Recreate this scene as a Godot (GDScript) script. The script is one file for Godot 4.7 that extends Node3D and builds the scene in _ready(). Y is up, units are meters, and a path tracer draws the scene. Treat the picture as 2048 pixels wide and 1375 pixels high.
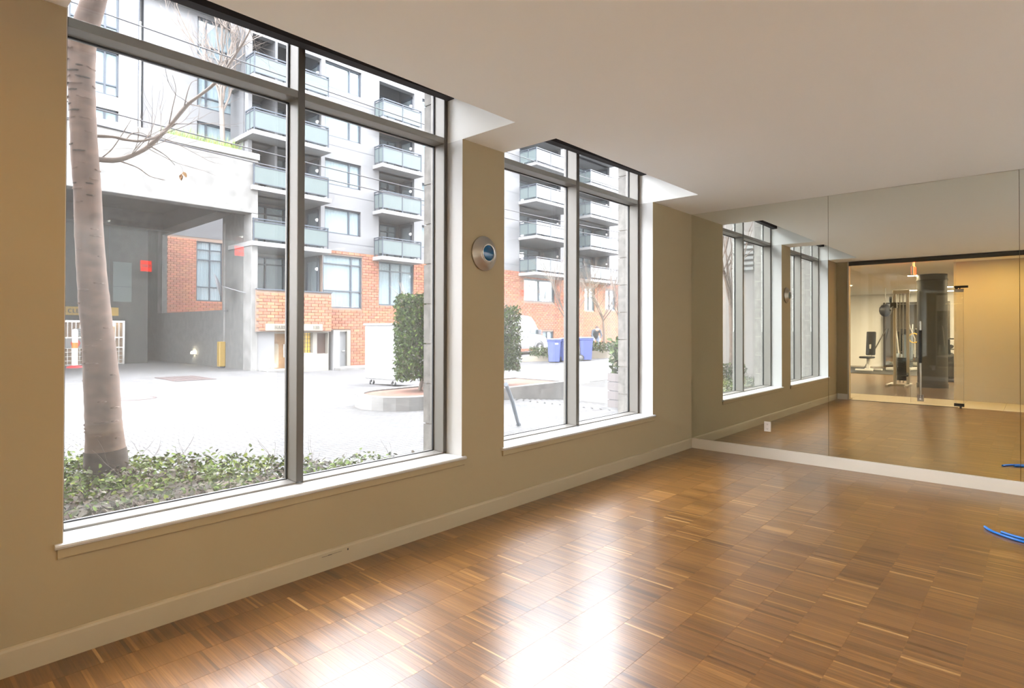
extends Node3D
# y up, metres. Window wall: plane x = 0 (room at x > 0). Mirror wall: plane z = 0 (room at z > 0). Floor: y = 0.

const CEIL := 2.777
const HEAD := 3.32
const W1 := Vector2(3.72, 6.034)
const W2 := Vector2(0.93, 3.279)
const ROOM_X := 5.7
const GLASS_Z := 6.68
const FAC := -19.3
const ADDED_FILL := 11.0     # energy of each unseen fill lamp added to lift the ceiling
const HALOGEN := 2.0     # energy of each corridor halogen
const CAM := Vector3(3.0926, 1.4, 6.591)

var M := {}
var used := {}
var rng := RandomNumberGenerator.new()
var cam_f := Vector3(-0.67230, 0.00830, -0.74022)
var cam_r := Vector3(0.74029, 0.00190, -0.67230)
var cam_u := Vector3(0.00417, 0.99997, 0.00742)

# ------------------------------------------------------------------ mesh building
class MB:
	var v := PackedVector3Array()
	var n := PackedVector3Array()
	var c := PackedColorArray()
	var i := PackedInt32Array()
	var xf := Transform3D.IDENTITY
	var col := Color.WHITE
	func vert(p: Vector3, nn: Vector3) -> int:
		v.append(xf * p)
		n.append((xf.basis * nn).normalized())
		c.append(col)
		return v.size() - 1
	func tri(a: int, b: int, d: int) -> void:
		var rn := (v[b] - v[a]).cross(v[d] - v[a])
		if rn.dot(n[a] + n[b] + n[d]) > 0.0:
			i.append_array([a, d, b])
		else:
			i.append_array([a, b, d])
	func quad(a: Vector3, b: Vector3, d: Vector3, e: Vector3, nn: Vector3) -> void:
		var k := vert(a, nn)
		vert(b, nn)
		vert(d, nn)
		vert(e, nn)
		tri(k, k + 1, k + 2)
		tri(k, k + 2, k + 3)
	func box(lo: Vector3, hi: Vector3) -> void:
		var a := lo
		var b := hi
		quad(Vector3(a.x, a.y, a.z), Vector3(a.x, b.y, a.z), Vector3(a.x, b.y, b.z), Vector3(a.x, a.y, b.z), Vector3.LEFT)
		quad(Vector3(b.x, a.y, a.z), Vector3(b.x, b.y, a.z), Vector3(b.x, b.y, b.z), Vector3(b.x, a.y, b.z), Vector3.RIGHT)
		quad(Vector3(a.x, a.y, a.z), Vector3(b.x, a.y, a.z), Vector3(b.x, a.y, b.z), Vector3(a.x, a.y, b.z), Vector3.DOWN)
		quad(Vector3(a.x, b.y, a.z), Vector3(b.x, b.y, a.z), Vector3(b.x, b.y, b.z), Vector3(a.x, b.y, b.z), Vector3.UP)
		quad(Vector3(a.x, a.y, a.z), Vector3(b.x, a.y, a.z), Vector3(b.x, b.y, a.z), Vector3(a.x, b.y, a.z), Vector3.FORWARD)
		quad(Vector3(a.x, a.y, b.z), Vector3(b.x, a.y, b.z), Vector3(b.x, b.y, b.z), Vector3(a.x, b.y, b.z), Vector3.BACK)
	func cbox(at: Vector3, size: Vector3) -> void:
		box(at - size / 2.0, at + size / 2.0)
	# box with chamfered edges
	func bbox(lo: Vector3, hi: Vector3, w: float) -> void:
		var m := (lo + hi) / 2.0
		var h := (hi - lo) / 2.0
		w = minf(w, minf(h.x, minf(h.y, h.z)) * 0.95)
		var ax := [Vector3.RIGHT, Vector3.UP, Vector3.BACK]
		for k in 3:
			var p: Vector3 = ax[k]
			var q: Vector3 = ax[(k + 1) % 3]
			var r: Vector3 = ax[(k + 2) % 3]
			var hp: float = h[k]
			var hq: float = h[(k + 1) % 3]
			var hr: float = h[(k + 2) % 3]
			for s in [-1.0, 1.0]:
				quad(m + p * hp * s + q * (hq - w) + r * (hr - w), m + p * hp * s - q * (hq - w) + r * (hr - w), m + p * hp * s - q * (hq - w) - r * (hr - w), m + p * hp * s + q * (hq - w) - r * (hr - w), p * s)
				for t in [-1.0, 1.0]:
					quad(m + p * s * hp + q * t * (hq - w) + r * (hr - w), m + p * s * hp + q * t * (hq - w) - r * (hr - w), m + p * s * (hp - w) + q * t * hq - r * (hr - w), m + p * s * (hp - w) + q * t * hq + r * (hr - w), (p * s + q * t).normalized())
					if k == 0:
						for u in [-1.0, 1.0]:
							var nn: Vector3 = (p * s + q * t + r * u).normalized()
							var b := vert(m + p * s * hp + q * t * (hq - w) + r * u * (hr - w), nn)
							vert(m + p * s * (hp - w) + q * t * hq + r * u * (hr - w), nn)
							vert(m + p * s * (hp - w) + q * t * (hq - w) + r * u * hr, nn)
							tri(b, b + 1, b + 2)
	func tube(pts: Array, radii, sides := 8, caps := true) -> void:
		var m := pts.size()
		var prev := Vector3.ZERO
		var rings := []
		for k in m:
			var d: Vector3 = (pts[mini(k + 1, m - 1)] - pts[maxi(k - 1, 0)]).normalized()
			var side: Vector3
			if prev == Vector3.ZERO:
				side = d.cross(Vector3.UP if absf(d.y) < 0.9 else Vector3.RIGHT).normalized()
			else:
				side = (prev - d * prev.dot(d)).normalized()
			prev = side
			var up := d.cross(side)
			var r: float = radii[k] if radii is Array else radii
			var first := v.size()
			for s in sides:
				var a := TAU * s / sides
				var o: Vector3 = side * cos(a) + up * sin(a)
				vert(pts[k] + o * r, o)
			rings.append(first)
		for k in m - 1:
			for s in sides:
				var a: int = rings[k] + s
				var b: int = rings[k] + (s + 1) % sides
				var e: int = rings[k + 1] + s
				var f: int = rings[k + 1] + (s + 1) % sides
				tri(a, b, f)
				tri(a, f, e)
		if caps:
			for k in [0, m - 1]:
				var d: Vector3 = (pts[0] - pts[1]).normalized() if k == 0 else (pts[m - 1] - pts[m - 2]).normalized()
				var cc := vert(pts[k], d)
				var ring := []
				for s in sides:
					v.append(v[rings[k] + s])
					n.append((xf.basis * d).normalized())
					c.append(col)
					ring.append(v.size() - 1)
				for s in sides:
					tri(cc, ring[s], ring[(s + 1) % sides])
	# profile: array of Vector2(radius, height) turned round the y axis of xf
	func lathe(prof: Array, segs := 24) -> void:
		var rings := []
		for k in prof.size():
			var p: Vector2 = prof[k]
			var q: Vector2 = prof[mini(k + 1, prof.size() - 1)] - prof[maxi(k - 1, 0)]
			var nn := Vector2(q.y, -q.x).normalized()
			rings.append(v.size())
			for s in segs:
				var a := TAU * s / segs
				vert(Vector3(p.x * cos(a), p.y, p.x * sin(a)), Vector3(nn.x * cos(a), nn.y, nn.x * sin(a)))
		for k in prof.size() - 1:
			for s in segs:
				var a: int = rings[k] + s
				var b: int = rings[k] + (s + 1) % segs
				var e: int = rings[k + 1] + s
				var f: int = rings[k + 1] + (s + 1) % segs
				tri(a, b, f)
				tri(a, f, e)
	# polygon in the xy plane of xf, pushed from z0 to z1
	func prism(poly: PackedVector2Array, z0: float, z1: float) -> void:
		var t := Geometry2D.triangulate_polygon(poly)
		for z in [z0, z1]:
			var nn := Vector3(0, 0, signf(z - (z0 + z1) / 2.0))
			var first := v.size()
			for p in poly:
				vert(Vector3(p.x, p.y, z), nn)
			for k in range(0, t.size(), 3):
				tri(first + t[k], first + t[k + 1], first + t[k + 2])
		var cw := Geometry2D.is_polygon_clockwise(poly)
		for k in poly.size():
			var a := poly[k]
			var b := poly[(k + 1) % poly.size()]
			var e := b - a
			var nn := Vector3(e.y, -e.x, 0) * (-1.0 if cw else 1.0)
			quad(Vector3(a.x, a.y, z0), Vector3(b.x, b.y, z0), Vector3(b.x, b.y, z1), Vector3(a.x, a.y, z1), nn)
	func done(colored := false) -> ArrayMesh:
		var arr := []
		arr.resize(Mesh.ARRAY_MAX)
		arr[Mesh.ARRAY_VERTEX] = v
		arr[Mesh.ARRAY_NORMAL] = n
		if colored:
			arr[Mesh.ARRAY_COLOR] = c
		arr[Mesh.ARRAY_INDEX] = i
		var m := ArrayMesh.new()
		m.add_surface_from_arrays(Mesh.PRIMITIVE_TRIANGLES, arr)
		return m

func boxes(list: Array) -> ArrayMesh:   # list of [lo, hi]
	var b := MB.new()
	for e in list:
		b.box(e[0], e[1])
	return b.done()

func bevelled(lo: Vector3, hi: Vector3, w: float) -> ArrayMesh:
	var b := MB.new()
	b.bbox(lo, hi, w)
	return b.done()

# a wall slab in x (thickness) pierced by [z0, z1, y0, y1] holes
func pierced(x0: float, x1: float, z0: float, z1: float, y0: float, y1: float, holes: Array) -> Array:
	var zs := [z0, z1]
	var ys := [y0, y1]
	for h in holes:
		for q in [h[0], h[1]]:
			if q > z0 and q < z1 and not zs.has(q):
				zs.append(q)
		for q in [h[2], h[3]]:
			if q > y0 and q < y1 and not ys.has(q):
				ys.append(q)
	zs.sort()
	ys.sort()
	var out := []
	for a in zs.size() - 1:
		var run := -1.0
		for b in ys.size():
			var solid := false
			if b < ys.size() - 1:
				solid = true
				for h in holes:
					if (zs[a] + zs[a + 1]) / 2.0 > h[0] and (zs[a] + zs[a + 1]) / 2.0 < h[1] and (ys[b] + ys[b + 1]) / 2.0 > h[2] and (ys[b] + ys[b + 1]) / 2.0 < h[3]:
						solid = false
			if solid and run < 0.0:
				run = b
			elif not solid and run >= 0.0:
				out.append([Vector3(x0, ys[int(run)], zs[a]), Vector3(x1, ys[b], zs[a + 1])])
				run = -1.0
	return out

# ------------------------------------------------------------------ naming
func numbered(called: String) -> String:
	used[called] = used.get(called, -1) + 1
	return called if used[called] == 0 else "%s_%03d" % [called, used[called]]

func tag(o: Node3D, label: String, category: String, group := "", kind := "") -> Node3D:
	if label != "":
		o.set_meta("label", label)
	if category != "":
		o.set_meta("category", category)
	if group != "":
		o.set_meta("group", group)
	if kind != "":
		o.set_meta("kind", kind)
	return o

func thing(called: String, label: String, category: String, at := Vector3.ZERO, turn := 0.0, group := "") -> Node3D:
	var o := Node3D.new()
	o.name = numbered(called)
	add_child(o)
	o.position = at
	o.rotation.y = turn
	tag(o, label, category, group)
	return o

func obj(called: String, mesh: Mesh, m: Material, parent: Node3D = null, at := Transform3D.IDENTITY) -> MeshInstance3D:
	var o := MeshInstance3D.new()
	o.mesh = mesh
	o.material_override = m
	o.transform = at
	if parent == null:
		o.name = numbered(called)
		add_child(o)
	else:
		o.name = called
		parent.add_child(o, true)
	return o

func struct(called: String, mesh: Mesh, m: Material, label: String, category: String) -> MeshInstance3D:
	var o := obj(called, mesh, m)
	tag(o, label, category, "", "structure")
	return o

var unit := BoxMesh.new()
# a plain block from the shared unit box
func block(called: String, lo: Vector3, hi: Vector3, m: Material, parent: Node3D) -> MeshInstance3D:
	return obj(called, unit, m, parent, Transform3D(Basis.from_scale(hi - lo), (lo + hi) / 2.0))

func many(called: String, mesh: Mesh, m: Material, places: Array, colors: Array, parent: Node3D = null) -> MultiMeshInstance3D:
	var mm := MultiMesh.new()
	mm.transform_format = MultiMesh.TRANSFORM_3D
	mm.use_colors = colors.size() > 0
	mm.mesh = mesh
	mm.instance_count = places.size()
	for k in places.size():
		mm.set_instance_transform(k, places[k])
		if colors.size() > 0:
			mm.set_instance_color(k, colors[k])
	var o := MultiMeshInstance3D.new()
	o.multimesh = mm
	o.material_override = m
	o.set_meta("kind", "stuff")
	if parent == null:
		o.name = numbered(called)
		add_child(o)
	else:
		o.name = called
		parent.add_child(o, true)
	return o

# ------------------------------------------------------------------ materials
func lin(r: float, g: float, b: float, a := 1.0) -> Color:
	var c := Color(r, g, b).linear_to_srgb()
	c.a = a
	return c

func mat(called: String, c: Color, rough := 0.7, metal := 0.0) -> StandardMaterial3D:
	var m := StandardMaterial3D.new()
	m.resource_name = called
	m.albedo_color = c
	m.roughness = rough
	m.metallic = metal
	M[called] = m
	return m

func noise_tex(freq_x: float, freq_y: float, lo: float, hi: float, size := 256, octaves := 4, sd := 1, normal := false) -> ImageTexture:
	var fn := FastNoiseLite.new()
	fn.seed = sd
	fn.frequency = 1.0
	fn.fractal_octaves = octaves
	var im := Image.create(size, size, false, Image.FORMAT_RGB8)
	for y in size:
		for x in size:
			# blend across the edges so that the texture repeats without seams
			var u := float(x) / size
			var w := float(y) / size
			var a := fn.get_noise_2d(u * freq_x, w * freq_y)
			var b := fn.get_noise_2d((u + 1.0) * freq_x, w * freq_y)
			var d := fn.get_noise_2d(u * freq_x, (w + 1.0) * freq_y)
			var bu := clampf((0.15 - u) / 0.15, 0.0, 1.0)
			var bw := clampf((0.15 - w) / 0.15, 0.0, 1.0)
			a = lerpf(lerpf(a, b, bu), d, bw * (1.0 - bu))
			var t := lerpf(lo, hi, clampf(a * 0.9 + 0.5, 0.0, 1.0))
			im.set_pixel(x, y, Color(t, t, t))
	if normal:
		im.bump_map_to_normal_map(4.0)
	return ImageTexture.create_from_image(im)

func grain(m: StandardMaterial3D, t: Texture2D, scale: Vector3, world := true) -> void:
	m.albedo_texture = t
	m.uv1_triplanar = true
	m.uv1_world_triplanar = world
	m.uv1_scale = scale

func glass(called: String, c: Color, alpha: float, rough := 0.0) -> StandardMaterial3D:
	var m := mat(called, Color(c.r, c.g, c.b, alpha), rough)
	m.transparency = BaseMaterial3D.TRANSPARENCY_ALPHA
	return m

func glow(called: String, c: Color, energy: float) -> StandardMaterial3D:
	var m := mat(called, c, 0.5)
	m.emission_enabled = true
	m.emission = c
	m.emission_energy_multiplier = energy
	return m

func materials() -> void:
	var fine := noise_tex(40.0, 40.0, 0.965, 1.0, 256, 3, 3)
	var blotch := noise_tex(6.0, 6.0, 0.8, 1.0, 256, 5, 5)
	var wood := noise_tex(2.0, 60.0, 0.84, 1.0, 512, 3, 9)
	M["fine"] = fine
	mat("wall_paint", lin(0.35, 0.28, 0.165), 0.75)
	mat("trim_paint", lin(0.72, 0.68, 0.60), 0.42)
	mat("base_paint", lin(0.44, 0.37, 0.25), 0.45)
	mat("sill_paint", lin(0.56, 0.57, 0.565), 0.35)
	mat("ceiling_paint", lin(0.84, 0.86, 0.85), 0.85)
	mat("aluminium", lin(0.23, 0.22, 0.2), 0.42, 0.25)
	mat("frame_face_shade", lin(0.085, 0.075, 0.062), 0.4, 0.2)  # frame aluminium darkened to hold the shade of its room side
	mat("gasket", lin(0.012, 0.014, 0.015), 0.6)
	mat("blind_fabric", lin(0.012, 0.010, 0.012), 0.8)
	glass("window_glass", Color(0.95, 0.98, 1.0), 0.03)
	M["window_glass"].backlight_enabled = true   # glare haze put into the panes, washing out the view outside
	M["window_glass"].backlight = lin(0.009, 0.0091, 0.0092)
	glass("partition_glass", Color(0.93, 0.97, 0.95), 0.015)
	mat("mirror_silver", lin(0.80, 0.82, 0.77), 0.0, 1.0)
	mat("plastic_white", lin(0.78, 0.76, 0.74), 0.35)
	mat("slot_dark", lin(0.03, 0.03, 0.03), 0.6)
	mat("brushed_steel", lin(0.42, 0.38, 0.33), 0.36, 0.9)
	mat("blue_lens", lin(0.0, 0.055, 0.14), 0.06)
	mat("blue_rubber", lin(0.01, 0.17, 0.62), 0.3)
	mat("subfloor", lin(0.26, 0.145, 0.05), 0.5)
	var p := mat("parquet", Color.WHITE, 0.3)
	p.vertex_color_use_as_albedo = true
	grain(p, wood, Vector3(1.6, 1.6, 1.6))
	p.metallic_specular = 0.66
	p.clearcoat_enabled = true
	p.clearcoat = 0.2
	p.clearcoat_roughness = 0.2
	p.roughness = 0.28
	M["wood_tex"] = wood
	grain(mat("gym_floor", lin(0.16, 0.10, 0.05), 0.25), wood, Vector3(0.5, 0.5, 0.5))
	grain(mat("floor_tile", lin(0.60, 0.54, 0.42), 0.35), fine, Vector3(1.5, 1.5, 1.5))
	mat("grout", lin(0.30, 0.27, 0.21), 0.9)
	mat("corridor_paint", lin(0.52, 0.455, 0.35), 0.7)
	mat("bronze", lin(0.045, 0.038, 0.03), 0.45, 0.3)
	mat("black_rubber", lin(0.012, 0.012, 0.013), 0.65)
	mat("black_vinyl", lin(0.02, 0.021, 0.023), 0.38)
	mat("steel", lin(0.6, 0.6, 0.58), 0.22, 1.0)
	mat("machine_white", lin(0.7, 0.7, 0.68), 0.35)
	mat("machine_grey", lin(0.1232, 0.154, 0.1848), 0.4)
	mat("yellow_plastic", lin(0.72, 0.45, 0.03), 0.4)
	grain(mat("column_dark", lin(0.05, 0.047, 0.036), 0.5), fine, Vector3(0.4, 0.4, 0.4))
	# outdoors
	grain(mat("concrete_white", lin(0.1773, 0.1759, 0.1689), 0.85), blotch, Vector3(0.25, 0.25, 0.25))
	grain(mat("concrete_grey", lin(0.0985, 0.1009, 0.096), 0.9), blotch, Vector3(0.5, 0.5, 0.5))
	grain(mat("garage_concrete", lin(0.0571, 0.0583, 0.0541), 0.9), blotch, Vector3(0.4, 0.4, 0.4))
	grain(mat("asphalt", lin(0.0809, 0.0809, 0.0816), 0.9), blotch, Vector3(0.3, 0.3, 0.3))
	grain(mat("paver", lin(0.0678, 0.0674, 0.0666), 0.85), fine, Vector3(1.2, 1.2, 1.2))
	M["paver"].vertex_color_use_as_albedo = true
	mat("paver_joint", lin(0.0347, 0.0339, 0.0323), 0.95)
	mat("panel_white", lin(0.197, 0.197, 0.197), 0.7)
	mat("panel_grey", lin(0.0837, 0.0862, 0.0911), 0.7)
	mat("panel_light", lin(0.1478, 0.1507, 0.1566), 0.7)
	mat("dark_frame", lin(0.035, 0.045, 0.06), 0.45)
	mat("mortar", lin(0.1773, 0.1231, 0.0936), 0.9)
	var br := mat("brick", Color.WHITE, 0.85)
	br.vertex_color_use_as_albedo = true
	grain(br, fine, Vector3(1.0, 1.0, 1.0))
	glass("facade_glass", Color(0.62, 0.72, 0.76), 0.24)
	mat("curtain", lin(0.2561, 0.2709, 0.2758), 0.9)
	mat("room_dark", lin(0.3, 0.32, 0.33), 0.9)
	var fr := mat("frosted_glass", lin(0.0985, 0.1256, 0.1256, 0.86), 0.35)
	fr.transparency = BaseMaterial3D.TRANSPARENCY_ALPHA
	grain(mat("stone", lin(0.2167, 0.2068, 0.1871), 0.8), blotch, Vector3(1.4, 1.4, 1.4))
	mat("stone_joint", lin(0.32, 0.30, 0.27), 0.95)
	mat("pink_render", lin(0.197, 0.1773, 0.1675), 0.85)
	var bark := noise_tex(7.0, 11.0, 0.72, 1.0, 256, 5, 31)
	grain(mat("bark", lin(0.2042, 0.1378, 0.1046), 0.9), bark, Vector3(0.8, 0.8, 0.8))
	grain(mat("bark_base", lin(0.077, 0.0577, 0.0423), 0.95), bark, Vector3(1.5, 1.5, 1.5))
	mat("twig", lin(0.17, 0.14, 0.12), 0.9)
	mat("twig_pale", lin(0.1155, 0.0886, 0.0693), 0.9)
	var lf := mat("leaf", Color.WHITE, 0.65)
	lf.vertex_color_use_as_albedo = true
	lf.metallic_specular = 0.2
	lf.backlight_enabled = true
	lf.backlight = Color(0.25, 0.3, 0.12)
	mat("soil", lin(0.077, 0.0501, 0.0347), 1.0)
	mat("mulch", lin(0.1232, 0.0577, 0.0385), 1.0)
	mat("bin_blue", lin(0.0419, 0.0615, 0.2068), 0.5)
	mat("bin_lid", lin(0.0985, 0.1231, 0.2462), 0.5)
	mat("dumpster_white", lin(0.2709, 0.2709, 0.2709), 0.5)
	mat("car_white", lin(0.2561, 0.2561, 0.2561), 0.2)
	mat("car_glass", lin(0.05, 0.07, 0.08), 0.08)
	mat("car_grey", lin(0.12, 0.12, 0.13), 0.55)
	mat("tyre", lin(0.0231, 0.0231, 0.0246), 0.8)
	mat("tail_red", lin(0.55, 0.02, 0.02), 0.25)
	mat("sign_yellow", lin(0.2068, 0.133, 0.0197), 0.6)
	mat("sign_white", lin(0.2216, 0.2216, 0.2167), 0.6)
	mat("sign_red", lin(0.50, 0.03, 0.04), 0.5)
	mat("orange_plastic", lin(0.80, 0.22, 0.04), 0.5)
	mat("print_dark", lin(0.03, 0.03, 0.035), 0.7)
	mat("cream_stone", lin(0.2068, 0.1823, 0.1428), 0.8)
	mat("beige_wall", lin(0.197, 0.1823, 0.1576), 0.85)
	grain(mat("door_wood", lin(0.2002, 0.1155, 0.0539), 0.5), wood, Vector3(0.6, 0.6, 0.6))
	mat("brown_shutter", lin(0.077, 0.0423, 0.0308), 0.6)
	mat("grey_door", lin(0.1675, 0.1724, 0.1773), 0.6)
	mat("planter_slat", lin(0.1232, 0.1078, 0.104), 0.7)
	mat("iron_plate", lin(0.0462, 0.0323, 0.0308), 0.7)
	mat("wire", lin(0.03, 0.03, 0.035), 0.6)
	mat("jeans", lin(0.14, 0.17, 0.24), 0.9)
	mat("dark_jacket", lin(0.05, 0.06, 0.07), 0.9)
	mat("skin", lin(0.45, 0.27, 0.19), 0.6)
	mat("rattan", lin(0.22, 0.16, 0.11), 0.8)

# ------------------------------------------------------------------ outdoors: ground height along the street
func ground(z: float) -> float:
	var prof := [[30.0, -0.15], [-2.9, -0.15], [-4.5, -0.3], [-9.0, -0.3], [-18.0, 0.1], [-30.0, 0.45], [-60.0, 1.2]]
	for k in prof.size() - 1:
		if z <= prof[k][0] and z >= prof[k + 1][0]:
			var t: float = (z - prof[k][0]) / (prof[k + 1][0] - prof[k][0])
			return lerpf(prof[k][1], prof[k + 1][1], t)
	return -0.15

# ------------------------------------------------------------------ the scene
func _ready() -> void:
	var cam := Camera3D.new()
	cam.name = "camera"
	cam.projection = Camera3D.PROJECTION_FRUSTUM
	cam.near = 0.05
	cam.far = 400.0
	cam.size = 1375.0 / 1165.2 * 0.05
	cam.frustum_offset = Vector2(0.0, (648.93 - 687.5) / 1165.2 * 0.05)
	add_child(cam)
	cam.transform = Transform3D(Basis(cam_r, cam_u, -cam_f).orthonormalized(), CAM)
	cam.current = true
	var env := Environment.new()
	env.tonemap_mode = Environment.TONE_MAPPER_LINEAR
	env.tonemap_exposure = 1.05
	env.background_mode = Environment.BG_SKY
	var sky := ProceduralSkyMaterial.new()
	sky.sky_top_color = Color(0.965, 0.975, 1.0)
	sky.sky_horizon_color = Color(0.985, 0.99, 1.0)
	sky.ground_bottom_color = Color(0.5, 0.5, 0.5)
	sky.ground_horizon_color = Color(0.6, 0.6, 0.6)
	sky.sky_energy_multiplier = 1.0
	sky.ground_energy_multiplier = 1.0
	env.sky = Sky.new()
	env.sky.sky_material = sky
	env.background_energy_multiplier = 22.5
	env.sdfgi_enabled = true
	env.ssao_enabled = true
	env.ssil_enabled = true
	var we := WorldEnvironment.new()
	we.name = "environment"
	we.environment = env
	add_child(we)
	rng.seed = 7
	materials()
	room_shell()
	windows()
	mirrors()
	parquet()
	partition()
	gym_shell()
	room_lamps()
	street()
	apartment()
	garage()
	small_indoor()
	gym_things()
	garden()
	street_things()

# ------------------------------------------------------------------ room shell
func room_shell() -> void:
	# window wall: low wall, piers and the heads over the windows
	var b := []
	b.append([Vector3(-0.30, -0.25, -0.3), Vector3(0, 0.462, GLASS_Z)])
	for z in [[-0.3, W2.x], [W2.y, W1.x], [W1.y, GLASS_Z]]:
		b.append([Vector3(-0.30, 0.462, z[0]), Vector3(0, CEIL, z[1])])
	b.append([Vector3(-0.30, HEAD, -0.3), Vector3(-0.10, 3.75, GLASS_Z)])
	var wl := struct("wall_left", boxes(b), M.wall_paint, "beige painted wall around the two tall windows", "wall")
	# stone blocks of the outer face, course by course beside each opening
	for j in [[0.0, W2.x], [W2.y, (W2.y + W1.x) / 2.0], [(W2.y + W1.x) / 2.0, W1.x], [W1.y, GLASS_Z]]:
		block("stone_backing", Vector3(-0.42, -0.25, j[0] + 0.004), Vector3(-0.301, 3.75, j[1] - 0.012), M.stone_joint, wl)
		for k in 14:
			var y0 := -0.235 + 0.305 * k
			block("stone_block", Vector3(-0.435, y0 + 0.005, j[0]), Vector3(-0.302, minf(y0 + 0.300, 3.76), j[1]), M.stone, wl)
	block("stone_apron", Vector3(-0.435, -0.25, W1.x), Vector3(-0.302, 0.43, W1.y), M.stone, wl)
	block("stone_apron", Vector3(-0.435, -0.25, W2.x), Vector3(-0.302, 0.43, W2.y), M.stone, wl)
	block("stone_lintel", Vector3(-0.435, HEAD, 0.0), Vector3(-0.302, 3.76, GLASS_Z), M.stone, wl)
	# ceiling with the raised pockets over the windows
	var c := []
	c.append([Vector3(0.51, CEIL, -0.3), Vector3(ROOM_X + 0.2, 3.6, GLASS_Z + 0.1)])
	for z in [[-0.3, W2.x], [W2.y, W1.x], [W1.y, GLASS_Z + 0.1]]:
		c.append([Vector3(-0.30, CEIL, z[0]), Vector3(0.51, 3.6, z[1])])
	for w in [W1, W2]:
		c.append([Vector3(-0.16, 3.5, w.x), Vector3(0.51, 3.75, w.y)])
	struct("ceiling", boxes(c), M.ceiling_paint, "plain off-white ceiling with raised pockets over the windows", "ceiling")
	struct("wall_upper_storeys", boxes([[Vector3(-0.43, 3.77, -30.0), Vector3(12.0, 22.0, 8.0)]]), M.stone, "storeys of the building above the studio", "wall")
	struct("wall_back", boxes([[Vector3(-0.30, -0.25, -0.3), Vector3(ROOM_X + 0.2, CEIL, -0.007)]]), M.wall_paint, "wall behind the large mirror panels", "wall")
	struct("wall_right", boxes([[Vector3(ROOM_X, -0.25, -0.3), Vector3(ROOM_X + 0.2, CEIL, GLASS_Z + 0.1)]]), M.ceiling_paint, "pale painted wall opposite the windows", "wall")
	# baseboards with a sloped upper edge
	var pr := PackedVector2Array([Vector2(0, 0), Vector2(0.014, 0), Vector2(0.014, 0.100), Vector2(0.010, 0.109), Vector2(0.003, 0.114), Vector2(0, 0.114)])
	var q := MB.new()
	q.prism(pr, 0.0, GLASS_Z - 0.015)
	var bl := struct("baseboard_left", q.done(), M.base_paint, "painted baseboard under the windows", "baseboard")
	block("scuff_mark", Vector3(0.0139, 0.084, 4.70), Vector3(0.0143, 0.0855, 4.79), M.slot_dark, bl)
	block("scuff_mark", Vector3(0.0139, 0.082, 4.765), Vector3(0.0143, 0.0838, 4.83), M.slot_dark, bl)
	block("scuff_mark", Vector3(0.0139, 0.079, 4.655), Vector3(0.0143, 0.09, 4.663), M.slot_dark, bl)
	q = MB.new()
	q.xf = Transform3D(Basis(Vector3(0, 0, 1), Vector3.UP, Vector3(-1, 0, 0)), Vector3(0, 0, -0.0065))
	q.prism(PackedVector2Array([Vector2(0, 0), Vector2(0.022, 0), Vector2(0.022, 0.112), Vector2(0.020, 0.114), Vector2(0, 0.114)]), -ROOM_X, -0.0145)
	struct("baseboard_back", q.done(), M.trim_paint, "white baseboard under the mirrors", "baseboard")
	q = MB.new()
	q.prism(PackedVector2Array([Vector2(ROOM_X, 0), Vector2(ROOM_X, 0.114), Vector2(ROOM_X - 0.01, 0.109), Vector2(ROOM_X - 0.014, 0.1), Vector2(ROOM_X - 0.014, 0)]), 0.02, GLASS_Z - 0.1)
	struct("baseboard_right", q.done(), M.trim_paint, "painted baseboard along the wall opposite the windows", "baseboard")

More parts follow.
